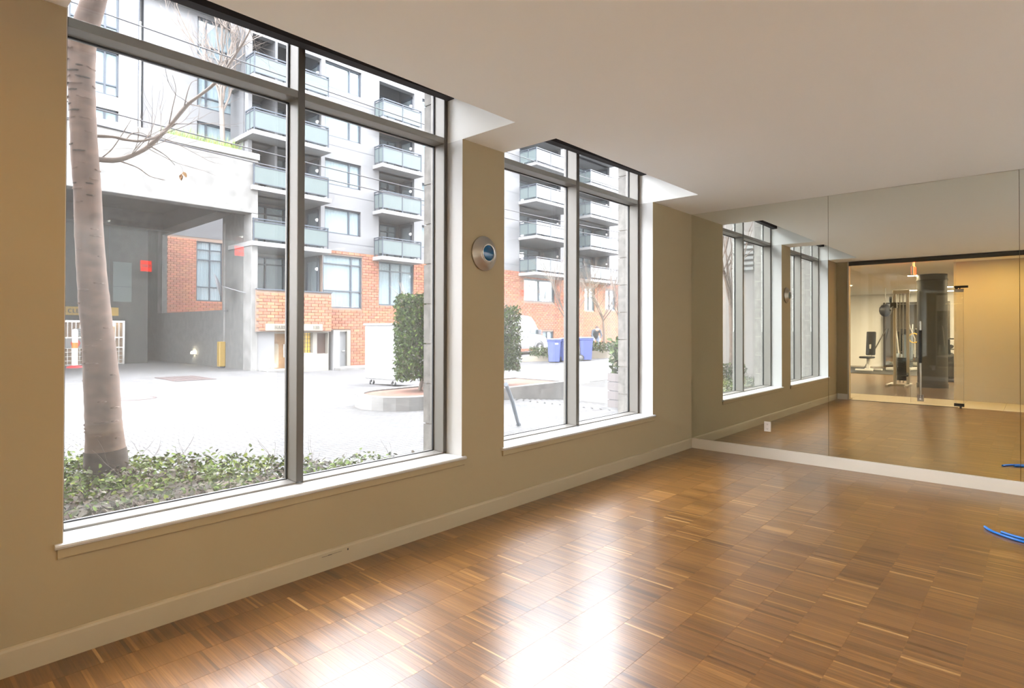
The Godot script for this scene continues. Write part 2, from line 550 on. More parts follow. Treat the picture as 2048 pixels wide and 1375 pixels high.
func windows() -> void:
	var idx := 0
	for w in [W1, W2]:
		idx += 1
		var root := Node3D.new()
		root.name = "window_%d" % idx
		add_child(root)
		var near: String = "large tall window beside the camera with the tree outside" if idx == 1 else "tall window next to the mirror with a white van outside"
		tag(root, near, "window", "", "structure")
		var z0: float = w.x
		var z1: float = w.y
		var mz: float = 4.852 if idx == 1 else 2.055
		var xf := -0.165
		var xg := -0.285
		var e := 0.003
		# aluminium frame members, each a real section
		obj("frame_jamb", bevelled(Vector3(xg - 0.03, 0.497, z0 + e), Vector3(xf, HEAD - e, z0 + 0.034), 0.002), M.aluminium, root)
		obj("frame_jamb", bevelled(Vector3(xg - 0.03, 0.497, z1 - 0.034), Vector3(xf, HEAD - e, z1 - e), 0.002), M.aluminium, root)
		obj("mullion", bevelled(Vector3(xg - 0.03, 0.497, mz), Vector3(xf, HEAD - e, mz + 0.044), 0.002), M.aluminium, root)
		for s in [[z0 + 0.034, mz], [mz + 0.044, z1 - 0.034]]:
			obj("frame_sill_rail", bevelled(Vector3(xg - 0.03, 0.472, s[0]), Vector3(xf, 0.497, s[1]), 0.002), M.aluminium, root)
			obj("transom", bevelled(Vector3(xg - 0.03, 2.770, s[0]), Vector3(xf, 2.815, s[1]), 0.002), M.aluminium, root)
			obj("frame_head", bevelled(Vector3(xg - 0.03, HEAD - 0.05, s[0]), Vector3(xf, HEAD - e, s[1]), 0.002), M.aluminium, root)
			for y in [[0.497, 2.770], [2.815, HEAD - 0.05]]:
				var gk := MB.new()
				var t := 0.007
				for xx in [[xg + 0.0, xg + 0.012]]:
					gk.box(Vector3(xx[0], y[0], s[0]), Vector3(xx[1], y[0] + t * 0.6, s[1]))
					gk.box(Vector3(xx[0], y[1] - t, s[0]), Vector3(xx[1], y[1], s[1]))
					gk.box(Vector3(xx[0], y[0], s[0]), Vector3(xx[1], y[1], s[0] + t))
					gk.box(Vector3(xx[0], y[0], s[1] - t), Vector3(xx[1], y[1], s[1]))
				obj("gasket", gk.done(), M.gasket, root)
				block("pane", Vector3(xg - 0.02, y[0] + 0.001, s[0] + 0.001), Vector3(xg - 0.004, y[1] - 0.001, s[1] - 0.001), M.window_glass, root)
		# dark plates putting the shade of the frame's room faces into colour
		for zz in [[z0 + 0.004, z0 + 0.033], [z1 - 0.033, z1 - 0.004], [mz + 0.001, mz + 0.043]]:
			block("frame_face_shade", Vector3(xf + 0.0002, 0.498, zz[0]), Vector3(xf + 0.003, HEAD - 0.01, zz[1]), M.frame_face_shade, root)
		# thin white blocks putting the daylight on the reveals into colour
		block("reveal_daylight_tint", Vector3(xf, 0.4872, z0 - 0.004), Vector3(-0.0006, CEIL, z0 + 0.0025), M.sill_paint, root)
		block("reveal_daylight_tint", Vector3(xf, 0.4872, z1 - 0.0025), Vector3(-0.0006, CEIL, z1 + 0.004), M.sill_paint, root)
		# white sill with a rounded nose, and the small apron moulding below it
		var sb := MB.new()
		sb.xf = Transform3D(Basis.IDENTITY, Vector3.ZERO)
		sb.prism(PackedVector2Array([Vector2(-0.315, 0.465), Vector2(0.014, 0.465), Vector2(0.021, 0.469), Vector2(0.024, 0.477), Vector2(0.021, 0.484), Vector2(0.014, 0.487), Vector2(-0.315, 0.487)]), z0 + 0.0, z1 - 0.0)
		obj("sill", sb.done(), M.sill_paint, root)
		sb = MB.new()
		sb.prism(PackedVector2Array([Vector2(0.0005, 0.465), Vector2(0.014, 0.465), Vector2(0.021, 0.469), Vector2(0.024, 0.477), Vector2(0.021, 0.484), Vector2(0.014, 0.487), Vector2(0.0005, 0.487)]), z0 - 0.028, z0)
		sb.prism(PackedVector2Array([Vector2(0.0005, 0.465), Vector2(0.014, 0.465), Vector2(0.021, 0.469), Vector2(0.024, 0.477), Vector2(0.021, 0.484), Vector2(0.014, 0.487), Vector2(0.0005, 0.487)]), z1, z1 + 0.028)
		obj("sill_horn", sb.done(), M.sill_paint, root)
		sb = MB.new()
		sb.prism(PackedVector2Array([Vector2(0.0005, 0.420), Vector2(0.008, 0.422), Vector2(0.012, 0.428), Vector2(0.012, 0.465), Vector2(0.0005, 0.465)]), z0 - 0.018, z1 + 0.018)
		obj("sill_apron", sb.done(), M.wall_paint, root)
		# dark blind cassette in the ceiling pocket, hung slightly out of level
		var cb := MB.new()
		var lo_n := 3.035
		var lo_f := 3.075
		var za := z0 + 0.03
		var zb := z1 - 0.03
		for xx in [-0.13, -0.06]:
			cb.quad(Vector3(xx, lo_f, za), Vector3(xx, lo_n, zb), Vector3(xx, 3.40, zb), Vector3(xx, 3.40, za), Vector3(signf(xx + 0.1), 0, 0))
		cb.quad(Vector3(-0.13, lo_f, za), Vector3(-0.06, lo_f, za), Vector3(-0.06, lo_n, zb), Vector3(-0.13, lo_n, zb), Vector3.DOWN)
		cb.quad(Vector3(-0.13, 3.40, za), Vector3(-0.06, 3.40, za), Vector3(-0.06, 3.40, zb), Vector3(-0.13, 3.40, zb), Vector3.UP)
		cb.quad(Vector3(-0.13, lo_f, za), Vector3(-0.06, lo_f, za), Vector3(-0.06, 3.40, za), Vector3(-0.13, 3.40, za), Vector3.FORWARD)
		cb.quad(Vector3(-0.13, lo_n, zb), Vector3(-0.06, lo_n, zb), Vector3(-0.06, 3.40, zb), Vector3(-0.13, 3.40, zb), Vector3.BACK)
		obj("blind_cassette", cb.done(), M.blind_fabric, root)

func mirrors() -> void:
	var edges := [0.0015, 1.482, 2.960, 4.440, ROOM_X - 0.002]
	var names := ["large wall mirror panel in the corner beside the window", "large wall mirror panel reflecting the glass door and the gym", "wall mirror panel third from the window, beyond the right seam", "wall mirror panel farthest from the windows"]
	for k in 4:
		var root := thing("wall_mirror", names[k], "mirror", Vector3(edges[k], 0.1155, 0), 0.0, "floor-to-ceiling mirror panels")
		var w: float = edges[k + 1] - edges[k] - 0.002
		obj("silvered_face", boxes([[Vector3(0.0008, 0.0008, -0.005), Vector3(w - 0.0008, 2.6592, 0.0)]]), M.mirror_silver, root)
		obj("glass_edge", boxes([[Vector3(0, 0, -0.0065), Vector3(w, 2.66, -0.0051)]]), M.car_glass, root)

func parquet() -> void:
	# strips 205 mm long laid across the room in rows parallel to the windows
	struct("floor", boxes([[Vector3(-0.02, -0.25, -0.02), Vector3(ROOM_X + 0.02, -0.0008, GLASS_Z)]]), M.subfloor, "brown mosaic strip parquet floor with a satin finish", "floor")
	var floor_root: Node3D = get_node("floor")
	var tones := []
	for c in [[0.092, 0.0375, 0.0085], [0.115, 0.048, 0.0105], [0.138, 0.059, 0.013], [0.165, 0.072, 0.016], [0.195, 0.087, 0.0195], [0.23, 0.105, 0.0245], [0.275, 0.13, 0.032], [0.37, 0.19, 0.054], [0.51, 0.295, 0.108]]:
		tones.append(Color(c[0], c[1], c[2]))
	var mats := []
	for t in tones:
		var m: StandardMaterial3D = M.parquet.duplicate()
		m.vertex_color_use_as_albedo = false
		m.albedo_color = t.linear_to_srgb()
		m.resource_name = "parquet_tone"
		mats.append(m)
	var r := RandomNumberGenerator.new()
	r.seed = 1234
	var fn := FastNoiseLite.new()
	fn.seed = 4
	fn.frequency = 1.0
	var strips := []
	for row in range(-14, 15):
		var x0 := 2.845 + 0.2055 * row
		var x1 := x0 + 0.2055
		x0 = maxf(x0, 0.002)
		x1 = minf(x1, ROOM_X - 0.002)
		if x1 - x0 < 0.01:
			continue
		var z := 0.0 + r.randf() * 0.01
		var base := 0.0
		while z < GLASS_Z - 0.006:
			var w: float = [0.010, 0.012, 0.014, 0.018, 0.022, 0.022, 0.026, 0.034][r.randi() % 8]
			w = minf(w, GLASS_Z - 0.001 - z)
			if r.randf() < 0.3:
				base = r.randf_range(-1.0, 1.0)
			var t := 4.0 + base + fn.get_noise_2d(x0 * 2.0, z * 2.2) * 1.8 + r.randf_range(-1.3, 1.3)
			if r.randf() < 0.11:
				t += r.randf_range(1.5, 3.0)
				w = minf(w, 0.014)
			if r.randf() < 0.06:
				t -= r.randf_range(1.5, 3.0)
			strips.append({"a": Vector3(x0 + 0.0006, -0.0006, z), "b": Vector3(x1 - 0.0006, r.randf_range(-0.00012, 0.0), z + w - 0.0003), "t": clampi(roundi(t), 0, 8), "s": 0.0})
			z += w
	for s in strips:
		var pts := PackedVector2Array()
		var ok := true
		for p in [Vector3(s.a.x, 0, s.a.z), Vector3(s.b.x, 0, s.a.z), Vector3(s.b.x, 0, s.b.z), Vector3(s.a.x, 0, s.b.z)]:
			var d: Vector3 = p - CAM
			var depth := d.dot(cam_f)
			if depth < 0.3:
				ok = false
				break
			pts.append(Vector2(1024.0 + d.dot(cam_r) / depth * 1165.2, 648.93 - d.dot(cam_u) / depth * 1165.2))
		if ok:
			var mid := (pts[0] + pts[2]) / 2.0
			if mid.x > 0 and mid.x < 2048 and mid.y < 1375:
				s.s = absf((pts[2] - pts[0]).cross(pts[3] - pts[1])) / 2.0
	strips.sort_custom(func(p, q): return p.s > q.s)
	var rest := MB.new()
	for k in strips.size():
		var s: Dictionary = strips[k]
		if k < 300:
			block("parquet_strip", s.a, s.b, mats[s.t], floor_root)
		else:
			rest.col = tones[s.t]
			rest.box(s.a, s.b)
	var o := obj("parquet_strips_farther_away", rest.done(true), M.parquet, floor_root)
	o.set_meta("kind", "stuff")

# ------------------------------------------------------------------ glass partition with the sliding door, behind the camera
func partition() -> void:
	var end := struct("wall_front", boxes([[Vector3(-0.43, -0.25, GLASS_Z), Vector3(0.20, 3.6, GLASS_Z + 0.22)], [Vector3(3.75, -0.25, GLASS_Z), Vector3(ROOM_X + 0.2, CEIL, GLASS_Z + 0.1)]]), M.wall_paint, "wall ends on both sides of the glass partition", "wall")
	block("end_trim", Vector3(0.2, 0, GLASS_Z - 0.02), Vector3(0.225, CEIL - 0.005, GLASS_Z + 0.12), M.corridor_paint, end)
	var q := MB.new()
	q.xf = Transform3D(Basis(Vector3(0, 0, -1), Vector3.UP, Vector3(1, 0, 0)), Vector3(0, 0, GLASS_Z))
	q.prism(PackedVector2Array([Vector2(0, 0), Vector2(0.014, 0), Vector2(0.014, 0.1), Vector2(0.003, 0.114), Vector2(0, 0.114)]), 0.015, 0.195)
	struct("baseboard_front", q.done(), M.trim_paint, "short baseboard beside the glass partition", "baseboard")
	var root := thing("glass_partition", "fixed glass partition under a dark header between studio and gym", "partition", Vector3(0, 0, GLASS_Z))
	obj("header_channel", bevelled(Vector3(0.226, CEIL - 0.085, -0.03), Vector3(3.74, CEIL - 0.004, 0.03), 0.003), M.bronze, root)
	block("floor_channel", Vector3(0.226, -0.010, -0.018), Vector3(1.97, 0.006, 0.018), M.bronze, root)
	for x in [[0.23, 1.047], [1.051, 1.95]]:
		block("pane", Vector3(x[0], 0.006, -0.006), Vector3(x[1], CEIL - 0.086, 0.006), M.partition_glass, root)
	var d := thing("sliding_glass_door", "frameless sliding glass door leaf with a long pull handle, pushed open", "door", Vector3(0, 0, GLASS_Z - 0.07))
	obj("leaf", boxes([[Vector3(1.27, 0.045, -0.006), Vector3(2.06, 2.13, 0.006)]]), M.partition_glass, d)
	obj("leaf_edge", boxes([[Vector3(2.0602, 0.045, -0.006), Vector3(2.0625, 2.13, 0.006)], [Vector3(1.2675, 0.045, -0.006), Vector3(1.2698, 2.13, 0.006)]]), M.frosted_glass, d)
	obj("top_clamp", bevelled(Vector3(1.93, 2.09, -0.016), Vector3(2.068, 2.145, 0.016), 0.003), M.brushed_steel, d)
	obj("bottom_clamp", bevelled(Vector3(1.92, 0.028, -0.016), Vector3(2.068, 0.085, 0.016), 0.003), M.bronze, d)
	obj("floor_guide", bevelled(Vector3(2.0, 0.0005, -0.02), Vector3(2.03, 0.028, 0.02), 0.002), M.bronze, d)
	obj("top_rail", bevelled(Vector3(1.93, 2.165, -0.02), Vector3(2.13, 2.205, 0.02), 0.003), M.bronze, d)
	obj("rail_bracket", bevelled(Vector3(1.94, 2.15, 0.02), Vector3(1.98, 2.20, 0.06), 0.003), M.bronze, d)
	obj("rail_link", bevelled(Vector3(2.0, 2.145, -0.006), Vector3(2.02, 2.165, 0.006), 0.002), M.bronze, d)
	for s in [-1.0, 1.0]:
		var zz: float = s * 0.045
		var h := MB.new()
		h.tube([Vector3(1.42, 0.14, zz), Vector3(1.42, 1.57, zz)], 0.0125, 12)
		h.tube([Vector3(1.42, 1.55, zz), Vector3(1.42, 1.55, 0)], 0.009, 10)
		h.tube([Vector3(1.42, 0.25, zz), Vector3(1.42, 0.25, 0)], 0.009, 10)
		var bar := obj("pull_handle", h.done(), M.steel, d)
		var g := MB.new()
		g.tube([Vector3(1.42, 0.79, zz), Vector3(1.42, 1.40, zz)], 0.02, 14)
		obj("grip", g.done(), M.black_rubber, bar)
	obj("lock_case", bevelled(Vector3(1.37, 0.075, -0.022), Vector3(1.47, 0.20, 0.022), 0.004), M.brushed_steel, d)
	block("lock_cylinder", Vector3(1.405, 0.105, -0.026), Vector3(1.435, 0.15, -0.022), M.plastic_white, d)

# ------------------------------------------------------------------ corridor and gym beyond the glass (seen in the mirror)
func gym_shell() -> void:
	var gz := 8.1
	var f := struct("floor_corridor", boxes([[Vector3(-0.40, -0.25, GLASS_Z + 0.001), Vector3(ROOM_X + 0.2, -0.012, gz)]]), M.grout, "strip of large beige floor tiles outside the glass", "floor")
	for i in 11:
		for j in 2:
			var x0 := -0.4 + 0.6 * i
			var z0 := GLASS_Z + 0.24 + 0.6 * j
			obj("tile", bevelled(Vector3(x0 + 0.0015, -0.012, z0 + 0.0015), Vector3(minf(x0 + 0.5985, ROOM_X), 0.0, minf(z0 + 0.5985, gz - 0.02)), 0.0015), M.floor_tile, f)
		obj("tile", bevelled(Vector3(maxf(-0.4 + 0.6 * i, 0.23) + 0.0015, -0.012, GLASS_Z + 0.019), Vector3(minf(-0.4 + 0.6 * i + 0.5985, ROOM_X), 0.0, GLASS_Z + 0.2385), 0.0015), M.floor_tile, f)
	struct("floor_gym", boxes([[Vector3(-6.2, -0.25, gz), Vector3(ROOM_X + 0.2, 0.0, 21.0)]]), M.gym_floor, "polished brown wooden gym floor", "floor")
	struct("ceiling_gym", boxes([[Vector3(-0.43, CEIL, GLASS_Z + 0.1), Vector3(ROOM_X + 0.2, 3.0, 8.05)], [Vector3(-6.4, CEIL, 8.05), Vector3(ROOM_X + 0.2, 3.0, 21.2)]]), M.ceiling_paint, "gym ceiling with recessed lamps", "ceiling")
	struct("wall_corridor", boxes([[Vector3(1.79, 0, gz), Vector3(ROOM_X + 0.2, CEIL, gz + 0.15)]]), M.corridor_paint, "warm tan corridor wall facing the studio", "wall")
	block("tall_base", Vector3(1.785, 0.0, gz - 0.014), Vector3(ROOM_X, 0.286, gz - 0.0005), M.corridor_paint, get_node("wall_corridor"))
	block("switch_plate", Vector3(3.0, 1.05, gz - 0.012), Vector3(3.08, 1.17, gz - 0.0005), M.plastic_white, get_node("wall_corridor"))
	struct("wall_gym_end", boxes([[Vector3(-6.4, 0, 19.6), Vector3(ROOM_X + 0.2, CEIL, 19.8)]]), M.ceiling_paint, "pale far wall of the gym", "wall")
	struct("wall_gym_side", boxes([[Vector3(-6.4, -0.25, 8.05), Vector3(-6.2, CEIL, 21.0)], [Vector3(ROOM_X, 0, GLASS_Z + 0.1), Vector3(ROOM_X + 0.2, CEIL, 21.0)]]), M.ceiling_paint, "side walls of the gym", "wall")
	# outer wing wall of the building, seen through the window in the mirror
	var w := struct("wall_wing", boxes([[Vector3(-6.4, -0.25, 7.85), Vector3(-0.43, CEIL + 3.5, 8.05)]]), M.pink_render, "pale pinkish outside wall of the wing", "wall")
	for k in 20:
		block("stone_block", Vector3(-2.04, -0.235 + 0.305 * k + 0.004, 7.80), Vector3(-1.25, -0.235 + 0.305 * k + 0.301, 7.848), M.stone, w)
		block("stone_block", Vector3(-1.242, -0.235 + 0.305 * k + 0.004, 7.80), Vector3(-0.44, -0.235 + 0.305 * k + 0.301, 7.848), M.stone, w)
	for k in 6:
		block("louvre_slat", Vector3(-2.36, 2.86 + 0.13 * k, 7.76), Vector3(-2.06, 2.93 + 0.13 * k, 7.848), M.panel_white, w)
	struct("wall_corridor_end", boxes([[Vector3(-0.43, -0.25, GLASS_Z + 0.22), Vector3(-0.40, CEIL, 8.1)]]), M.corridor_paint, "end wall of the corridor beside the stone wing", "wall")

func area(parent: Node3D, at: Vector3, size: Vector2, down: Vector3, c: Color, energy: float) -> void:
	var l := AreaLight3D.new()
	l.name = "lamp_light"
	l.area_size = size
	l.light_color = c
	l.light_energy = energy
	l.shadow_enabled = true
	l.area_range = 30.0
	parent.add_child(l, true)
	var up := Vector3.FORWARD if absf(down.y) > 0.9 else Vector3.UP
	l.transform = Transform3D(Basis.looking_at(down, up), at)

func room_lamps() -> void:
	var warm := Color(0.97, 0.985, 1.0)
	var orange := Color(1.0, 0.82, 0.45)
	glow("added_lamp_glow", warm, 3.0)  # glow of the added fill lamps
	glow("halogen_glow", orange, 6.0)
	glow("troffer_glow", Color(1.0, 0.92, 0.80), 4.0)
	# unseen fill lamps, added to brighten the ceiling by way of the right wall
	for k in 4:
		var at := Vector3(5.05, CEIL, 5.8 - 1.65 * k)
		var l := thing("added_fill_lamp", ["added unseen fill lamp nearest the glass partition", "second added unseen fill lamp from the glass partition", "second added unseen fill lamp from the mirrors", "added unseen fill lamp nearest the mirrors"][k], "lamp", at, 0.0, "added unseen fill lamps")
		obj("trim_frame", boxes([[Vector3(-0.12, -0.008, -0.45), Vector3(-0.10, -0.0005, 0.45)], [Vector3(0.10, -0.008, -0.45), Vector3(0.12, -0.0005, 0.45)], [Vector3(-0.10, -0.008, -0.45), Vector3(0.10, -0.0005, -0.43)], [Vector3(-0.10, -0.008, 0.43), Vector3(0.10, -0.0005, 0.45)]]), M.trim_paint, l)
		var rb := MB.new()
		rb.quad(Vector3(-0.10, -0.075, -0.43), Vector3(-0.10, -0.075, 0.43), Vector3(0.05, -0.002, 0.43), Vector3(0.05, -0.002, -0.43), Vector3(0.5, -0.9, 0))
		rb.quad(Vector3(-0.103, -0.075, -0.43), Vector3(-0.103, -0.075, 0.43), Vector3(-0.103, -0.001, 0.43), Vector3(-0.103, -0.001, -0.43), Vector3(-1, 0, 0))
		obj("louvre", rb.done(), M.trim_paint, l)
		rb = MB.new()
		rb.quad(Vector3(-0.09, -0.074, -0.42), Vector3(-0.09, -0.074, 0.42), Vector3(0.05, -0.006, 0.42), Vector3(0.05, -0.006, -0.42), Vector3(0.5, -0.9, 0))
		obj("light_strip", rb.done(), M.added_lamp_glow, l)
		area(l, Vector3(-0.012, -0.05, 0), Vector2(0.84, 0.15), Vector3(0.80, -0.60, 0), warm, ADDED_FILL)
	# corridor halogens
	var spots := [0.17, 1.35, 2.55, 3.75]
	for k in 4:
		var l := thing("halogen_downlight", ["halogen downlight in the corridor ceiling nearest the windows", "second halogen downlight from the windows in the corridor ceiling", "third halogen downlight from the windows in the corridor ceiling", "halogen downlight in the corridor ceiling farthest from the windows"][k], "lamp", Vector3(spots[k], CEIL, 7.26), 0.0, "corridor halogen downlights")
		var rb := MB.new()
		rb.lathe([Vector2(0.035, -0.0005), Vector2(0.035, -0.008), Vector2(0.05, -0.006), Vector2(0.055, -0.0005)], 20)
		obj("trim_ring", rb.done(), M.brushed_steel, l)
		rb = MB.new()
		rb.lathe([Vector2(0.034, -0.0015), Vector2(0.034, -0.004), Vector2(0.0, -0.006)], 16)
		obj("bulb", rb.done(), M.halogen_glow, l)
		area(l, Vector3(0, -0.012, 0), Vector2(0.12, 0.12), Vector3.DOWN, orange, HALOGEN)
	# recessed gym lamps
	var tr := [[0.61, 1.10, 11.0], [0.62, 1.11, 13.56], [0.65, 1.05, 16.2], [-0.59, 0.11, 17.4], [-1.9, -1.2, 11.0], [-1.9, -1.2, 13.6], [-3.6, -2.9, 15.2], [2.6, 3.1, 12.2], [2.6, 3.1, 16.2], [0.62, 1.10, 18.6]]
	for k in tr.size():
		var t: Array = tr[k]
		var l := thing("recessed_lamp", "narrow recessed ceiling lamp in the gym, %s" % ["nearest the round column", "behind the round column", "third along the row past the column", "brightest, before the black frame", "first on the left side of the gym", "second on the left side of the gym", "far left above the bench", "to the right behind the tan wall", "far right behind the tan wall", "last before the end wall"][k], "lamp", Vector3((t[0] + t[1]) / 2.0, CEIL, t[2]), 0.0, "recessed gym lamps")
		var w: float = t[1] - t[0]
		obj("trim_frame", boxes([[Vector3(-w / 2 - 0.02, -0.008, -0.09), Vector3(w / 2 + 0.02, -0.0005, -0.07)], [Vector3(-w / 2 - 0.02, -0.008, 0.07), Vector3(w / 2 + 0.02, -0.0005, 0.09)], [Vector3(-w / 2 - 0.02, -0.008, -0.07), Vector3(-w / 2, -0.0005, 0.07)], [Vector3(w / 2, -0.008, -0.07), Vector3(w / 2 + 0.02, -0.0005, 0.07)]]), M.brushed_steel, l)
		block("diffuser", Vector3(-w / 2, -0.006, -0.0695), Vector3(w / 2, -0.001, 0.0695), M.troffer_glow, l)
		area(l, Vector3(0, -0.012, 0), Vector2(w, 0.14), Vector3.DOWN, Color(1.0, 0.90, 0.74), 12.0)

# ------------------------------------------------------------------ street surfaces
func street() -> void:
	var b := MB.new()
	var zs := [30.0, 8.0, -2.9, -4.5, -9.0, -13.5, -18.0, -30.0, -60.0]
	for k in zs.size() - 1:
		var za: float = zs[k]
		var zb: float = zs[k + 1]
		b.quad(Vector3(-60, ground(za), za), Vector3(-0.42, ground(za), za), Vector3(-0.42, ground(zb), zb), Vector3(-60, ground(zb), zb), Vector3.UP)
		b.quad(Vector3(-60, -1.2, za), Vector3(-0.42, -1.2, za), Vector3(-0.42, -1.2, zb), Vector3(-60, -1.2, zb), Vector3.DOWN)
	struct("ground_street", b.done(), M.asphalt, "pale concrete driveway and street outside the windows", "street")
	var g: Node3D = get_node("ground_street")
	# clay pavers between the planting bed and the driveway
	var pb := MB.new()
	for k in 8:
		var za := 7.6 - 2.5 * k
		pb.quad(Vector3(-7.55, ground(za) + 0.004, za), Vector3(-0.5, ground(za) + 0.004, za), Vector3(-0.5, ground(za - 2.5) + 0.004, za - 2.5), Vector3(-7.55, ground(za - 2.5) + 0.004, za - 2.5), Vector3.UP)
	obj("paver_bed", pb.done(), M.paver_joint, g)
	var pm := bevelled(Vector3(-0.048, -0.02, -0.098), Vector3(0.048, 0.004, 0.098), 0.004)
	var places := []
	var cols := []
	var row := 0
	var x := -7.5
	while x < -0.5:
		var z := -12.0 + (0.1 if row % 2 == 0 else 0.0)
		while z < 7.4:
			if not (z > 3.3 and x > -3.6 and x > -0.85 - (z - 3.4) * 1.2):
				places.append(Transform3D(Basis(Vector3.RIGHT, (ground(z + 0.1) - ground(z - 0.1)) / 0.2), Vector3(x, ground(z) + 0.006, z)) if absf(ground(z + 0.1) - ground(z - 0.1)) > 0.0001 else Transform3D(Basis.IDENTITY, Vector3(x, ground(z) + 0.006, z)))
				var t := rng.randf_range(0.82, 1.08)
				cols.append(Color(t * rng.randf_range(0.98, 1.03), t, t))
			z += 0.2
		x += 0.1
		row += 1
	many("pavers", pm, M.paver, places, cols, g)
	# kerb line between pavers and driveway, iron plate and manhole in the driveway
	for k in 10:
		var za := 7.0 - 2.0 * k
		obj("kerb_stone", bevelled(Vector3(-7.68, -0.2, za - 1.992), Vector3(-7.56, 0.012, za), 0.006), M.concrete_white, g, Transform3D(Basis.IDENTITY, Vector3(0, (ground(za) + ground(za - 2.0)) / 2.0, 0)))
	var ip := thing("trench_cover", "reddish iron trench cover plate set into the driveway", "cover", Vector3(-16.7, ground(0), 0))
	obj("plate", bevelled(Vector3(-0.95, 0.0005, -0.6), Vector3(0.95, 0.014, 0.55), 0.004), M.iron_plate, ip)
	for k in 5:
		block("tread_bar", Vector3(-0.9, 0.0142, -0.5 + 0.24 * k), Vector3(0.9, 0.019, -0.47 + 0.24 * k), M.iron_plate, ip)
	var mh := thing("manhole_cover", "round iron manhole cover in the driveway behind the tree trunk", "cover", Vector3(-11.8, ground(2.8), 2.6))
	var lb := MB.new()
	lb.lathe([Vector2(0.0, 0.012), Vector2(0.30, 0.012), Vector2(0.31, 0.006), Vector2(0.31, 0.0005)], 28)
	obj("lid", lb.done(), M.concrete_grey, mh)
	lb = MB.new()
	lb.lathe([Vector2(0.33, 0.0005), Vector2(0.33, 0.014), Vector2(0.38, 0.014), Vector2(0.385, 0.0005)], 28)
	obj("ring", lb.done(), M.iron_plate, mh)

# ------------------------------------------------------------------ apartment building across the street
var curtain_mesh: ArrayMesh
func pleats() -> ArrayMesh:   # unit curtain in the zy plane, facing +x
	var b := MB.new()
	for k in 24:
		var a := float(k) / 24.0 - 0.5
		var c := float(k + 1) / 24.0 - 0.5
		var xa := 0.02 * (1 if k % 2 == 0 else -1)
		b.quad(Vector3(xa, -0.5, a), Vector3(-xa, -0.5, c), Vector3(-xa, 0.5, c), Vector3(xa, 0.5, a), Vector3(1, 0, signf(xa) * 0.6))
	return b.done()

# a window in the plane x, looking along +x: frame part with panes (and curtain) as sub-parts
func facade_window(parent: Node3D, x: float, z0: float, z1: float, y0: float, y1: float, vs: Array, hs: Array, curtain := true, fw := 0.06) -> void:
	var b := MB.new()
	var z := [z0] + vs + [z1]
	var y := [y0] + hs + [y1]
	b.box(Vector3(x - 0.09, y0, z0), Vector3(x + 0.02, y0 + fw, z1))
	b.box(Vector3(x - 0.09, y1 - fw, z0), Vector3(x + 0.02, y1, z1))
	b.box(Vector3(x - 0.09, y0, z0), Vector3(x + 0.02, y1, z0 + fw))
	b.box(Vector3(x - 0.09, y0, z1 - fw), Vector3(x + 0.02, y1, z1))
	for q in vs:
		b.box(Vector3(x - 0.08, y0 + fw, q - fw * 0.5), Vector3(x + 0.015, y1 - fw, q + fw * 0.5))
	for q in hs:
		b.box(Vector3(x - 0.078, q - fw * 0.4, z0 + fw), Vector3(x + 0.012, q + fw * 0.4, z1 - fw))
	var f := obj("window", b.done(), M.dark_frame, parent)
	for i in z.size() - 1:
		for j in y.size() - 1:
			block("pane", Vector3(x - 0.045, y[j] + fw * 0.5, z[i] + fw * 0.5), Vector3(x - 0.038, y[j + 1] - fw * 0.5, z[i + 1] - fw * 0.5), M.facade_glass, f)
	if curtain:
		obj("curtain", curtain_mesh, M.curtain, f, Transform3D(Basis.from_scale(Vector3(1, y1 - y0 - 0.05, z1 - z0 - 0.05)), Vector3(x - 0.16, (y0 + y1) / 2, (z0 + z1) / 2)))
	else:
		block("room", Vector3(x - 0.5, y0, z0), Vector3(x - 0.45, y1, z1), M.room_dark, f)

# window in a plane of constant z, looking along +z
func side_window(parent: Node3D, z: float, x0: float, x1: float, y0: float, y1: float) -> void:
	var b := MB.new()
	for e in [[x0, x0 + 0.12], [x1 - 0.12, x1]]:
		b.box(Vector3(e[0], y0, z - 0.05), Vector3(e[1], y1, z + 0.02))
	b.box(Vector3(x0, y1 - 0.12, z - 0.05), Vector3(x1, y1, z + 0.02))
	b.box(Vector3(x0, y0, z - 0.05), Vector3(x1, y0 + 0.06, z + 0.02))
	var f := obj("side_door", b.done(), M.dark_frame, parent)
	block("pane", Vector3(x0 + 0.12, y0 + 0.06, z - 0.03), Vector3(x1 - 0.12, y1 - 0.12, z - 0.02), M.facade_glass, f)
	block("blind", Vector3(x0 + 0.1, y0 + 0.06, z - 0.12), Vector3(x1 - 0.1, y1 - 0.12, z - 0.1), M.curtain, f)

